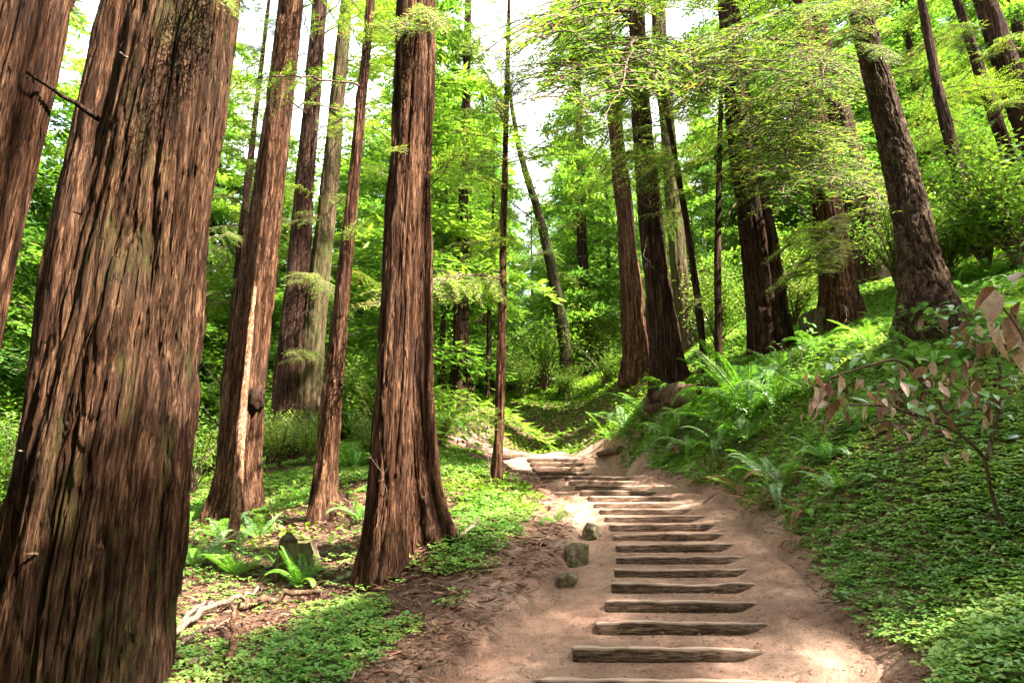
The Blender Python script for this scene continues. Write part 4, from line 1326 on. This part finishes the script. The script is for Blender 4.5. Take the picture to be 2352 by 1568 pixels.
FERNS = [
    (1725, 955, 135, 22, "largest bright green fern clump on the right bank below the dark trunks", 'gggp', (25, 75)),
    (1650, 975, 110, 14, "bright fern left of and below the largest fern clump on the bank", 'gg', (15, 60)),
    (1790, 930, 100, 14, "fern at the right flank of the largest bright clump", 'ggp', (20, 65)),
    (1600, 1030, 90, 12, "pale silvery fern drooping over the earth bank right of the upper steps", 'ppg', (5, 50)),
    (1665, 1040, 80, 11, "green fern just right of the pale silvery drooping fern", 'gp', (5, 55)),
    (1800, 1125, 115, 14, "fern with silvery hanging fronds over dead brown ones on the right bank", 'ppgd', (0, 55)),
    (1750, 1090, 85, 11, "fern with long arching silver fronds above the hanging one", 'pg', (15, 60)),
    (1490, 955, 85, 12, "olive fern left of the rotten log under the shaggy redwood", 'g', (15, 65)),
    (1440, 985, 75, 11, "olive fern lowest on the slope beside the rotten log", 'gp', (15, 60)),
    (1560, 915, 70, 11, "fern growing at the foot of the shaggy redwood", 'g', (15, 65)),
    (1570, 960, 60, 9, "small fern drooping over the rotten log", 'pg', (0, 45)),
    (1800, 845, 75, 11, "fern in front of the broad dark trunk", 'gp', (20, 65)),
    (1880, 800, 65, 10, "fern left of the foot of the reddish flared redwood", 'g', (15, 60)),
    (2000, 790, 70, 10, "fern right of the foot of the reddish flared redwood", 'g', (15, 60)),
    (2060, 850, 80, 11, "fern below the rough-barked fir among broad leaves", 'gp', (15, 60)),
    (2270, 640, 80, 12, "fern high on the bank right of the rough-barked fir", 'g', (15, 60)),
    (1860, 905, 85, 12, "fern with blue-green fronds among the leafy shrubs", 'pg', (15, 60)),
    (1278, 1205, 62, 9, "small fern alone on the bare slope left of the steps", 'ggp', (20, 85)),
    (450, 1305, 95, 15, "brightest sunlit fern beside the huge trunk", 'gp', (20, 65)),
    (545, 1320, 75, 12, "sunlit fern below the peeled snag", 'g', (25, 75)),
    (590, 1235, 70, 11, "shaded fern with arching fronds right of the peeled snag", 'pg', (20, 60)),
    (505, 1235, 70, 11, "shaded fern left of the peeled snag", 'pg', (20, 60)),
    (440, 1200, 75, 11, "dim fern right behind the edge of the huge trunk", 'g', (20, 60)),
    (690, 1345, 85, 13, "dark upright fern in front of the black stump", 'g', (35, 85)),
    (745, 1345, 80, 6, "fern throwing long silvery fronds right toward the central trunk", 'p', (5, 35)),
    (830, 1195, 75, 9, "fern with pale arching fronds left of the central double trunk", 'pg', (15, 50)),
    (820, 1075, 80, 13, "big dim fern behind the slim leaning redwood", 'g', (20, 65)),
    (1015, 1000, 75, 12, "feathery fern right behind the central double trunk at the bend", 'g', (20, 70)),
    (1060, 985, 60, 10, "feathery fern left of the slanting far steps", 'g', (20, 70)),
    (700, 1150, 60, 10, "small fern at the left foot of the slim leaning redwood", 'g', (20, 60)),
    (1700, 1125, 70, 10, "brown dying fern on the dirt bank right of the upper steps", 'ddg', (-15, 35)),
    (1770, 1165, 75, 10, "rusty fern skirt hanging over the dirt bank, right of the middle steps", 'ddg', (-20, 30)),
    (1845, 1235, 70, 9, "rusty drooping fern lowest on the right dirt bank", 'dd', (-20, 30)),
    (1560, 1045, 60, 9, "rusty fern on the dark bank just above the sunlit flight", 'dg', (-10, 40)),
    (1930, 1130, 75, 10, "green fern in open sorrel left of the dark bare stem", 'pg', (15, 55)),
    (2080, 930, 80, 10, "fern half hidden behind the brown-leaved shrub", 'g', (15, 55)),
    (1690, 900, 100, 14, "bright fern topping the largest clump, in front of the pole-like tree", 'g', (25, 75)),
    (1540, 1010, 75, 11, "fern sprawling on the slope just below the rotten log", 'gp', (10, 55)),
    (1630, 1095, 70, 10, "small fern low over the path's right edge, below the silvery one", 'gpd', (0, 45)),
    (1860, 1180, 80, 10, "brown and green fern hanging at the bare edge of the right bank", 'dgd', (-10, 40)),
    (1900, 1060, 90, 12, "fern with broad spread in the sorrel right of the hanging one", 'gp', (15, 55)),
    (1980, 980, 85, 11, "fern under the brown-leaved twigs", 'gp', (15, 55)),
    (2160, 840, 85, 11, "fern right below the rough-barked fir's roots", 'g', (15, 60)),
    (2330, 760, 80, 10, "fern on the bank at the right edge, below the yellow-green shrub", 'g', (15, 60)),
    (1720, 1010, 95, 13, "fern directly below the largest bright clump", 'gp', (10, 60)),
    (1400, 1010, 55, 9, "small fern at the inner bend above the short black log", 'g', (15, 60)),
    (960, 1050, 60, 9, "dim fern tucked behind the rear central stem", 'g', (15, 60)),
    (640, 1300, 60, 9, "sunlit fern just left of the black stump", 'gp', (20, 70)),
]
for f in FERNS:
    fern(f[0], f[1], f[2], f[3], f[4], f[5], f[6], az=(-25, 35) if "throwing" in f[4] else None)

# ------------------------------------------------------------------ ground cover (uncountable)
def clovers(C, size, rg, tint, lift):
    n = len(C)
    yaw = rg.uniform(0, 6.28, n)
    nx, ny = rg.normal(0, .22, n), rg.normal(0, .22, n)
    V, F, T = [], [], []
    C = C + np.stack([np.zeros(n), np.zeros(n), lift], -1)
    for k in range(3):
        a = yaw + k * 2.094
        d = np.stack([np.cos(a), np.sin(a)], -1); s = np.stack([-np.sin(a), np.cos(a)], -1)
        def pt(f, g, dz):
            x = d[:, 0] * f * size + s[:, 0] * g * size; y = d[:, 1] * f * size + s[:, 1] * g * size
            return C + np.stack([x, y, nx * x + ny * y + dz * size], -1)
        q = np.stack([pt(0.02, 0, 0), pt(.44, -.27, -.07), pt(.50, 0, .03), pt(.44, .27, -.07)], 1)
        b = np.arange(n)[:, None] * 4 + k * n * 4
        V.append(q.reshape(-1, 3))
        F.append(b + np.array([[0, 1, 2, 3]]))
        T.append(tint)
    return np.vstack(V), np.vstack(F), np.concatenate(T)


def scatter(n, x0, x1, y0, y1, seed, bias=1.0):
    rg = np.random.default_rng(seed)
    y = y0 * (y1 / y0) ** rg.uniform(0, 1, n)
    x = rg.uniform(x0, x1, n)
    # keep what stands near the cone of view
    k = np.abs(x) < .86 * y + 1.0
    return x[k], y[k], rg


def cover():
    mb = MB()
    x, y, rg = scatter(225000, -9, 14, 4.2, 26, 21)
    ip = in_path(x, y)
    left = x < .5 * (xl(y) + xr(y))
    pn = fbm(x * .8, y * .8, .3, 41, 3)
    dens = np.where(left, sstep(-.32, -.75, ip + (pn - .5) * 1.6), sstep(.12, -.08, ip + (pn - .5) * .5))
    dens = dens * np.where(left, sstep(.41, .53, pn), .62 + .38 * sstep(.30, .46, pn))
    # little grows right under the great trunk and among the sticks
    dens = dens * np.where((x < -2.6) & (y < 9.8) & (x > -5.5), .45, 1)
    dens = dens * np.where((x < -1.2) & (y > 9.6) & (y < 15.5), .16, 1)
    dens = dens * np.where(left, .8, 1.0)
    k = rg.uniform(0, 1, len(x)) < dens
    x, y, pn = x[k], y[k], pn[k]
    z = H(x, y)
    size = rg.uniform(.065, .13, len(x)) * (1 + .045 * np.clip(y - 8, 0, 16))
    tn = fbm(x * 1.4, y * 1.4, .9, 51, 2)
    tint = np.clip(.22 + .75 * tn + rg.normal(0, .13, len(x)), 0, .95)
    tint = np.where(rg.uniform(0, 1, len(x)) < .02, 1.0, tint)
    V, F, T = clovers(np.stack([x, y, z], -1), size, rg, tint, rg.uniform(.02, .11, len(x)))
    mb.add(V, F, 0, T)
    print("sorrel leaves", len(x))
    o = link("ground_cover", mb.mesh("ground_cover", [M_SORREL]))
    tag(o, "green three-leaved sorrel carpeting both banks of the path", "ground cover", kind='stuff')
    # moss and low growth farther up the slopes
    mb = MB()
    rg = np.random.default_rng(23)
    n = 130000
    y = rg.uniform(13, 37, n); x = rg.uniform(-16, 16, n)
    ip = in_path(x, y)
    pn = fbm(x * .6, y * .6, .3, 61, 3)
    k = (rg.uniform(0, 1, n) < np.maximum(sstep(.40, .56, pn), .95 * (y > 26.5) * (np.abs(x - 2.5) < 8)) * np.where((x < -1.6) & (y < 19), .35, 1)) & ((ip < -.2) | (y > 29.8))
    x, y = x[k], y[k]
    z = H(x, y)
    m = len(x)
    a = rg.uniform(0, 6.28, m)
    D = np.stack([np.cos(a), np.sin(a), rg.normal(.35, .3, m)], -1)
    N = np.stack([rg.normal(0, .5, m), rg.normal(0, .5, m), np.ones(m)], -1)
    L = rg.uniform(.07, .17, m) * (1 + .02 * (y - 13))
    V, F = leafquads(np.stack([x, y, z + rg.uniform(0, .05, m)], -1), D, N, L, L * .6)
    mb.add(V, F, 0, np.clip(fbm(x * .5, y * .5, .1, 63, 2) * 1.2 - .1 + rg.normal(0, .12, m), 0, 1))
    o = link("moss", mb.mesh("moss", [M_MOSSY]))
    tag(o, "yellow-green moss and seedlings covering the slopes beyond the steps", "moss", kind='stuff')


cover()


def litter():
    mb = MB()
    x, y, rg = scatter(150000, -9, 12, 4.4, 26, 33)
    ip = in_path(x, y)
    left = x < .5 * (xl(y) + xr(y))
    d = np.where(ip > 0, .34 + .6 * sstep(.8, .0, ip), np.where(left, .95, .55))
    k = rg.uniform(0, 1, len(x)) < d
    x, y, ip = x[k], y[k], ip[k]
    lk = left[k]
    z = np.array([surf(a, b) for a, b in zip(x, y)]) if False else H(x, y)
    inside = ip > .25
    idx = np.nonzero(inside)[0]
    for i in idx:
        z[i] = path_z(x[i], y[i])
    for key in ('T1', 'T2', 'T3', 'TC', 'TCb', 'T7', 'T9', 'T11', 'T12a', 'T13'):
        c, R_ = on_axis(key, TREES[key]['zb'] + .1)
        q = 420
        aa = rg.uniform(0, 6.28, q); rr_ = R_ * 1.05 + np.abs(rg.normal(0, .28, q))
        xx, yy = c[0] + rr_ * np.cos(aa), c[1] + rr_ * np.sin(aa)
        x = np.concatenate([x, xx]); y = np.concatenate([y, yy]); ip = np.concatenate([ip, np.full(q, -1.0)])
        z = np.concatenate([z, H(xx, yy) + .06 * np.exp(-(rr_ - R_) / .2) * rg.uniform(0, 1, q)])
        inside = np.concatenate([inside, np.zeros(q, bool)]); lk = np.concatenate([lk, np.ones(q, bool)])
    n = len(x)
    a = rg.uniform(0, 6.28, n)
    D = np.stack([np.cos(a), np.sin(a), rg.normal(.0, .22, n)], -1)
    N = np.stack([rg.normal(0, .5, n), rg.normal(0, .5, n), np.ones(n)], -1)
    L = rg.uniform(.03, .13, n) * np.where(inside, .55, np.where(lk, 1.5, 1)) * (1 + .02 * (y - 5))
    V, F = leafquads(np.stack([x, y, z + rg.uniform(.003, .03, n)], -1), D, N, L, L * rg.uniform(.06, .2, n) + .003)
    mb.add(V, F, 0, np.clip(rg.beta(2, 2.4, n), 0, 1))
    # curled twigs
    for i in range(3200):
        j = rg.integers(0, n)
        if inside[j]: continue
        t = np.linspace(0, 1, 5)[:, None]
        l = rg.uniform(.12, .4)
        p = np.array([x[j], y[j], z[j] + .015]) + (D[j] * t * l) + rg.normal(0, .03, (5, 3)) * np.sin(t * 3.1) + np.array([0, 0, .05]) * np.sin(t * 3.1) * rg.uniform(0, 1)
        V, F = tube(p, np.linspace(.006, .003, 5), 3)
        mb.add(V, F, 0, rg.uniform(.2, .8))
    o = link("leaf_litter", mb.mesh("leaf_litter", [M_LITTER]))
    tag(o, "reddish-brown redwood twigs and needle litter along the path edges", "litter", kind='stuff')


litter()
print("cover built")

# ------------------------------------------------------------------ stones, stump, log, sticks
def rock(u, v, rad_px, label, seed, flat=(1, .8, 1), rot=0):
    p, t = G(u, v)
    r_ = rad_px * t / FPX
    z = surf(p[0], p[1])
    o = lump("rock", (p[0], p[1], z + r_ * flat[2] * .38), r_, M_ROCK, None, seed, .10, (48, 32), flat, 1.6, sharp=11)
    o.rotation_euler = (0, 0, rot)
    tag(o, label, "rock", "mossy rocks beside the steps")


rock(1325, 1270, 40, "middle and largest mossy block of stone left of the steps", 5, (1.05, .8, 1.0), .3)
rock(1302, 1320, 27, "lowest small mossy stone left of the steps", 8, (1.05, .8, .95), .2)
rock(1360, 1224, 30, "uppermost pointed mossy stone left of the steps", 11, (.9, .8, .95), .8)

p, t = G(678, 1315)
r = root("stump", p, "black mossy jagged stump behind the upright fern", "stump")
a = np.array([[p[0], p[1], p[2] - .3, .36], [p[0], p[1], p[2] + .2, .33], [p[0] - .02, p[1], p[2] + .45, .27]])
V, F = trunk_mesh(a, p[2], p[2] + .45, p[2] + .3, 60, .03, 81, M_STUMP, deep=.05, cw=.10, flute=.25, flare=.2)
mb = MB(); mb.add(V - p, F)
top = V[-60:] - p
mb.add(np.vstack([top, top.mean(0) - [0, 0, .06]]), [[q, (q + 1) % 60, 60] for q in range(60)])
link("stump_base", mb.mesh("stump_base", [M_STUMP], True), r)
a = np.array([[p[0] - .12, p[1] - .05, p[2] + .1, .16], [p[0] - .14, p[1] - .05, p[2] + .5, .13], [p[0] - .13, p[1] - .05, p[2] + .58, .05]])
V, F = trunk_mesh(a, p[2], p[2] + .6, p[2] + .5, 30, .03, 82, M_STUMP, deep=.03, cw=.07, flute=.2, flare=0)
mb = MB(); mb.add(V - p, F); link("splinter", mb.mesh("splinter", [M_STUMP], True), r)

# stump beside the broad dark trunk
p, t = G(1885, 770)
lump("stump", p + [0, 0, .25], .5, M_STUMP, None, 9, .5, flat=(1, .8, 1.1), freq=3)
tag(bpy.data.objects["stump.001"], "low black rotten stump left of the reddish flared redwood", "stump")


def log(pts, rad, label, name="fallen_log", mat=M_LOG, cat="log", seed=0, n=26):
    pts = np.array(pts, float)
    tt = np.linspace(0, 1, 40)
    q = np.stack([np.interp(tt, np.linspace(0, 1, len(pts)), pts[:, k]) for k in range(3)], -1)
    V, F = tube(q, np.interp(tt, np.linspace(0, 1, len(rad)), rad), n)
    c = np.repeat(q, n, 0)
    d = V - c
    nz = fbm(V[:, 0] * 2.2, V[:, 1] * 2.2, V[:, 2] * 5, seed, 3)
    V = c + d * (1 + .55 * (nz - .5) * 2)[:, None]
    mb = MB()
    base = pts[0].copy()
    mb.add(V - base, F)
    for e in (0, 39):
        ids = np.arange(e * n, e * n + n)
        mb.add(np.vstack([V[ids] - base, q[e] - base]), [[k, (k + 1) % n, n] for k in range(n)])
    o = link(name, mb.mesh(name, [mat], True), loc=base)
    tag(o, label, cat)
    return o


ga, gb_ = G(1500, 955)[0], G(1595, 935)[0]
log([ga + [-.1, -.1, .25], .5 * (ga + gb_) + [0, -.1, .42], gb_ + [.2, 0, .35]], [.30, .36, .30], "dark rotten log lying under ferns below the shaggy redwood", seed=5)
ga, gb_ = G(1375, 1045)[0], G(1425, 1040)[0]
log([ga + [0, 0, .05], gb_ + [0, 0, .12]], [.10, .16], "short black log end at the inner corner of the bend", seed=6, n=16)


def stick(pix, rad, label, mat=M_PALEWOOD, lift=.05, name="fallen_branch", group=None):
    pts = []
    for (u, v, up) in pix:
        g = G(u, v)[0]
        pts.append(g + [0, 0, up + lift])
    pts = np.array(pts)
    m = 16
    tt = np.linspace(0, 1, m)
    q = np.stack([np.interp(tt, np.linspace(0, 1, len(pts)), pts[:, k]) for k in range(3)], -1)
    rg = np.random.default_rng(int(pix[0][0]))
    q += rg.normal(0, rad * .5, q.shape)
    q[:, 2] = np.maximum(q[:, 2], [surf(a, b) + rad * .4 for a, b in q[:, :2]])
    V, F = tube(q, np.linspace(rad, rad * .5, m), 7)
    mb = MB(); mb.add(V - q[0], F)
    for e in (0, m - 1):
        mb.add(np.vstack([V[e * 7:e * 7 + 7] - q[0], q[e] - q[0]]), [[k, (k + 1) % 7, 7] for k in range(7)])
    o = link(name, mb.mesh(name, [mat], True), loc=q[0])
    tag(o, label, "branch", group)


gS = "fallen branches on the forest floor"
stick([(385, 1480, .05), (480, 1420, .1), (545, 1395, .05), (600, 1370, .03)], .045, "long bleached branch reaching from the huge trunk toward the stump", group=gS)
stick([(390, 1470, .02), (440, 1425, .12), (475, 1412, .1), (500, 1408, .04)], .035, "short forked bleached branch beside the huge trunk", group=gS)
stick([(390, 1505, .02), (460, 1470, .05), (540, 1450, .02)], .03, "bleached branch lying lowest beside the huge trunk", group=gS)
stick([(430, 1545, .01), (500, 1510, .02), (540, 1490, .02)], .028, "thin grey stick among sorrel near the bottom left", group=gS)
stick([(620, 1535, .01), (660, 1505, .03), (675, 1480, .02), (700, 1462, .02)], .022, "crooked pale stick lying in sorrel below the central trunk", group=gS)
stick([(900, 1325, .02), (880, 1255, .35), (868, 1180, .9), (872, 1050, 1.7)], .02, "thin dead pole leaning on the front of the central double trunk", group=gS)
stick([(918, 1310, .02), (895, 1265, .15), (880, 1235, .3)], .03, "pale broken stick propped at the foot of the central trunk", group=gS)
stick([(1055, 1245, .02), (1085, 1225, .08), (1100, 1210, .1)], .03, "grey forked stick in the litter right of the central trunk", group=gS)
stick([(635, 1235, .05), (625, 1215, .15), (615, 1190, .35)], .02, "bare curved twig rising behind the black stump", group=gS)
stick([(530, 1545, .0), (535, 1490, .05), (530, 1450, .2)], .05, "orange rotten branch standing in sorrel near the bottom left", mat=M_SNAG, group=gS)
stick([(545, 1405, .02), (640, 1385, .05), (735, 1375, .02)], .06, "dark half-buried branch below the upright fern", mat=M_LOG, group=gS)
stick([(1195, 1093, .02), (1225, 1098, .04), (1240, 1103, .02)], .025, "small dark stick at the left edge of the sunlit steps", mat=M_TWIG, group=gS)
stick([(1615, 1160, .02), (1650, 1143, .04)], .02, "small dark stick on the path right of the steps", mat=M_TWIG, group=gS)

# redwood sprout by the slim young tree
p, t = G(1128, 1118)
r = root("redwood_seedling", p, "spindly pale-barked seedling in sun left of the slim young redwood", "seedling")
pts = np.array([p, XYZ(1122, 1060, 15.7), XYZ(1117, 1010, 15.6), XYZ(1120, 955, 15.5)])
V, F = tube(pts - p, [.018, .014, .011, .007], 6)
mb = MB(); mb.add(V, F); link("stem", mb.mesh("stem", [M_PALEWOOD], True), r)
for (u, v) in [(1070, 960), (1090, 945), (1150, 940), (1165, 960), (1100, 975), (1130, 935), (1060, 975), (1150, 985)]:
    bough(r, XYZ(1119, 985, 15.5), XYZ(u, v, 15.3), .1)

# ------------------------------------------------------------------ leafy shrubs on the right bank
def leaf_mesh(seed, mat, curl):
    n = 5
    s = np.linspace(0, 1, n)
    w = .23 * np.sin(np.clip(s * 1.02, 0, 1) ** .8 * math.pi) ** .8
    z = -curl * s * s
    V = [(-.12, 0, .02)]
    F = []
    for i in range(n):
        V += [(s[i], -w[i], z[i] + .3 * w[i]), (s[i], 0, z[i]), (s[i], w[i], z[i] + .3 * w[i])]
    V = np.array(V)
    for i in range(n - 1):
        b = 1 + i * 3
        F += [[b, b + 3, b + 4, b + 1], [b + 1, b + 4, b + 5, b + 2]]
    mb = MB()
    mb.add(V, F, 0, .5)
    mb.add(np.array([(-.14, -.012, .02), (-.14, .012, .02), (.02, .012, 0), (.02, -.012, 0)]), [[0, 1, 2, 3]], 0, .9)
    return mb.mesh("leaf", [mat], True)


LG = [leaf_mesh(i, M_LEAF_G, c) for i, c in enumerate((.05, .18, .3))]
LBn = [leaf_mesh(i, M_LEAF_B, c) for i, c in enumerate((.15, .45, .8))]


def put_leaf(par, p, az, el, roll, L, brown, rg):
    M = Matrix.Translation(Vector(p) - par.location) @ Euler((roll, -el, az), 'XYZ').to_matrix().to_4x4() @ Matrix.Diagonal((L, L * rg.uniform(.85, 1.2), L, 1))
    link("leaf", rg.choice(LBn if brown else LG), par, M)


def stems(par, lines, r0, mat=M_TWIG, name="stem"):
    for pts in lines:
        pts = np.array(pts)
        tt = np.linspace(0, 1, 24)
        k = np.linspace(0, 1, len(pts))
        q = np.stack([np.interp(tt, k, pts[:, c]) for c in range(3)], -1)
        ker = np.hanning(7); ker /= ker.sum()
        for c in range(3):
            q[:, c] = np.convolve(np.pad(q[:, c], 3, mode='edge'), ker, 'valid')
        V, F = tube(q - np.array(par.location), np.linspace(r0, r0 * .35, 24), 7)
        mb = MB(); mb.add(V, F)
        link(name, mb.mesh(name, [mat], True), par)


def cluster(par, c, n, spread, L, brown, rg, hang=False):
    for i in range(n):
        p = np.array(c) + np.array([rg.gauss(0, spread), rg.gauss(0, spread), rg.gauss(0, spread * .6)])
        if hang:
            put_leaf(par, p, rg.uniform(0, 6.28), math.radians(rg.uniform(-95, -25)), rg.uniform(-1, 1), L * rg.uniform(.5, 1.25), brown, rg)
        else:
            put_leaf(par, p, rg.uniform(0, 6.28), math.radians(rg.uniform(-35, 30)), rg.uniform(-.6, .6), L * rg.uniform(.75, 1.2), brown, rg)


def wisps(par, c, n, L, rg):
    for i in range(n):
        a = rg.uniform(0, 6.28)
        b = np.array(c) + [L * math.cos(a), L * math.sin(a) * .6, rg.uniform(-.18, .12)]
        stems(par, [[np.array(c) - (b - c) * .6 + [0, 0, .05], c, b]], .004, name="twig")


rg = random.Random(9)
p, t = G(2312, 1235)
YS = p[1]
r = root("shrub", p, "shrub with dark bare stem, drooping dead pinkish-brown leaves and some green ones", "shrub")
main = [p - [0, 0, .05], XYZ(2275, 1130, YS), XYZ(2265, 1050, YS - .1), XYZ(2200, 990, YS - .2), XYZ(2110, 955, YS - .2), XYZ(2050, 890, YS - .1)]
sec = [XYZ(2265, 1060, YS - .1), XYZ(2290, 960, YS - .1), XYZ(2300, 850, YS), XYZ(2270, 760, YS)]
s3 = [XYZ(2200, 990, YS - .2), XYZ(2130, 880, YS - .3), XYZ(2060, 820, YS - .3), XYZ(1960, 850, YS - .4), XYZ(1900, 870, YS - .4)]
s4 = [XYZ(2110, 955, YS - .2), XYZ(2030, 930, YS - .3), XYZ(1940, 930, YS - .4)]
stems(r, [main, sec, s3, s4], .024)
for (u, v, n) in [(1920, 920, 10), (2020, 930, 11), (2045, 880, 7), (2140, 870, 9), (2190, 890, 8), (2100, 830, 6), (2240, 830, 8), (2190, 760, 5), (2290, 760, 6), (2260, 930, 5), (2320, 800, 5), (1905, 880, 5), (2030, 970, 4), (2160, 960, 2), (2200, 1010, 2), (2330, 880, 5)]:
    cluster(r, XYZ(u, v, YS - .2 + rg.uniform(-.3, .3)), int(n * 1.9), .16, .17, True, rg, True); wisps(r, XYZ(u, v, YS - .2), 3, .22, rg)
for (u, v, n) in [(1980, 870, 9), (2080, 840, 8), (2230, 910, 9), (2150, 800, 7), (2300, 870, 8), (2020, 820, 7), (2240, 780, 8), (2330, 950, 5), (2170, 930, 5), (2110, 900, 7), (2280, 1010, 3)]:
    cluster(r, XYZ(u, v, YS - .1 + rg.uniform(-.3, .3)), int(n * 2.4), .20, .17, False, rg); wisps(r, XYZ(u, v, YS - .1), 2, .25, rg)

# twig of the same kind close to the lens at the right edge
p = np.array([3.55, 3.6, float(H(3.55, 3.6))])
r = root("shrub", p, "large curled brown leaves on a twig close by, cut by the right edge", "shrub")
stems(r, [[p, XYZ(2420, 1200, 3.9), XYZ(2400, 900, 4.0), XYZ(2345, 760, 4.0), XYZ(2290, 690, 4.0)]], .012)
for (u, v, az, el) in [(2290, 660, 2.6, -.3), (2285, 665, 3.4, -1.2), (2330, 650, .6, .9), (2345, 690, 2.2, -.9), (2320, 720, 4.0, -1.1), (2350, 640, 5.0, -.4), (2300, 740, 3.2, -.8), (2345, 780, 3.5, -1.2)]:
    put_leaf(r, XYZ(u, v, 4.0 + rg.uniform(-.15, .15)), az, el, rg.uniform(-.8, .8), rg.uniform(.19, .27), True, rg)
for (u, v, az, el) in [(2350, 800, 3.0, -.3), (2340, 860, 3.3, .1), (2350, 730, 2.9, .2)]:
    put_leaf(r, XYZ(u, v, 4.1), az, el, .3, .15, False, rg)

for i, (u, v, n, lab) in enumerate([(1890, 930, 30, "low green broad-leaved shrub right of the largest fern clump"), (1960, 860, 34, "broad-leaved shrub with pale shining leaves below the fir's foot"), (2060, 800, 34, "broad-leaved shrub at the lower left foot of the fir"),
                                    (2180, 790, 34, "broad-leaved shrub at the lower right foot of the fir"), (2290, 830, 34, "broad-leaved green shrub behind the brown-leaved one near the right edge"), (1830, 850, 24, "small leafy shrub between fern clump and broad dark trunk"), (1985, 720, 24, "leafy shrub between the reddish redwood and the fir"), (1670, 1010, 16, "seedling shrub with round leaves beside the pale silvery fern"), (2300, 700, 30, "yellow-green leafy shrub high on the bank at the right")]):
    p, t = G(u, v)
    rr = root("shrub", p, lab, "shrub", "low leafy shrubs on the right bank")
    L = .6 + .3 * rg.random()
    lines = []
    for q in range(7):
        a = rg.uniform(0, 6.28); d = L * rg.uniform(.3, .8)
        tip = p + [d * math.cos(a), d * math.sin(a), L * rg.uniform(.6, 1.1)]
        lines.append([p, .5 * (p + tip) + [0, 0, .1], tip])
        cluster(rr, tip - [0, 0, .06], n // 3, .19, .18, False, rg)
    stems(rr, lines, .009)

# trees standing behind and right of the camera, whose crowns shade the path
for i, (x, y, lab) in enumerate([(2.5, -3.5, "a"), (8, -1, "b"), (13, 3, "c"), (18, 7, "d"), (14, -4, "e"), (7, -7, "f"), (20, 0, "g"), (24, 11, "h"), (1.5, -9, "i")]):
    z = float(H(x, y))
    r = root("redwood_tree", (x, y, z), "redwood behind the viewer that shades the path, outside the photo", "tree", "redwoods behind the viewer")
    link("trunk", STEMS[i % 4], r)
    TREES['X' + lab] = dict(root=r, ax=np.array([[x, y, z - .5, .4], [x, y, z + 24, .05]]), zb=z, ztop=z + 24, Y=y)
    crown_branches('X' + lab, n=74, h0=9, h1=23, L0=5.2, L1=3.0, seed=90 + i)
rg = random.Random(15)  # unseen trees added all round the view to dim the ambient light
put = []
while len(put) < 46:
    x, y = rg.uniform(-45, 38), rg.uniform(-34, 30)
    if abs(x) < .80 * y + 5.5 or x * x + y * y < 64:
        continue
    if x > -1 and y > -13 and x < 27 + .5 * y:
        continue
    if any((x - a) ** 2 + (y - b) ** 2 < 22 for a, b in put):
        continue
    put.append((x, y))
    far_tree(x, y, rg.choice([0, 1, 2, 3]), rg.uniform(.9, 1.25), rg.uniform(0, 6.28), "redwood behind or beside the viewer, outside the photo, closing in the wood to dim its light", "redwoods around the viewer")
print("objects", len(bpy.data.objects), "tris", sum(len(m.loops) - 2 * len(m.polygons) for m in bpy.data.meshes))
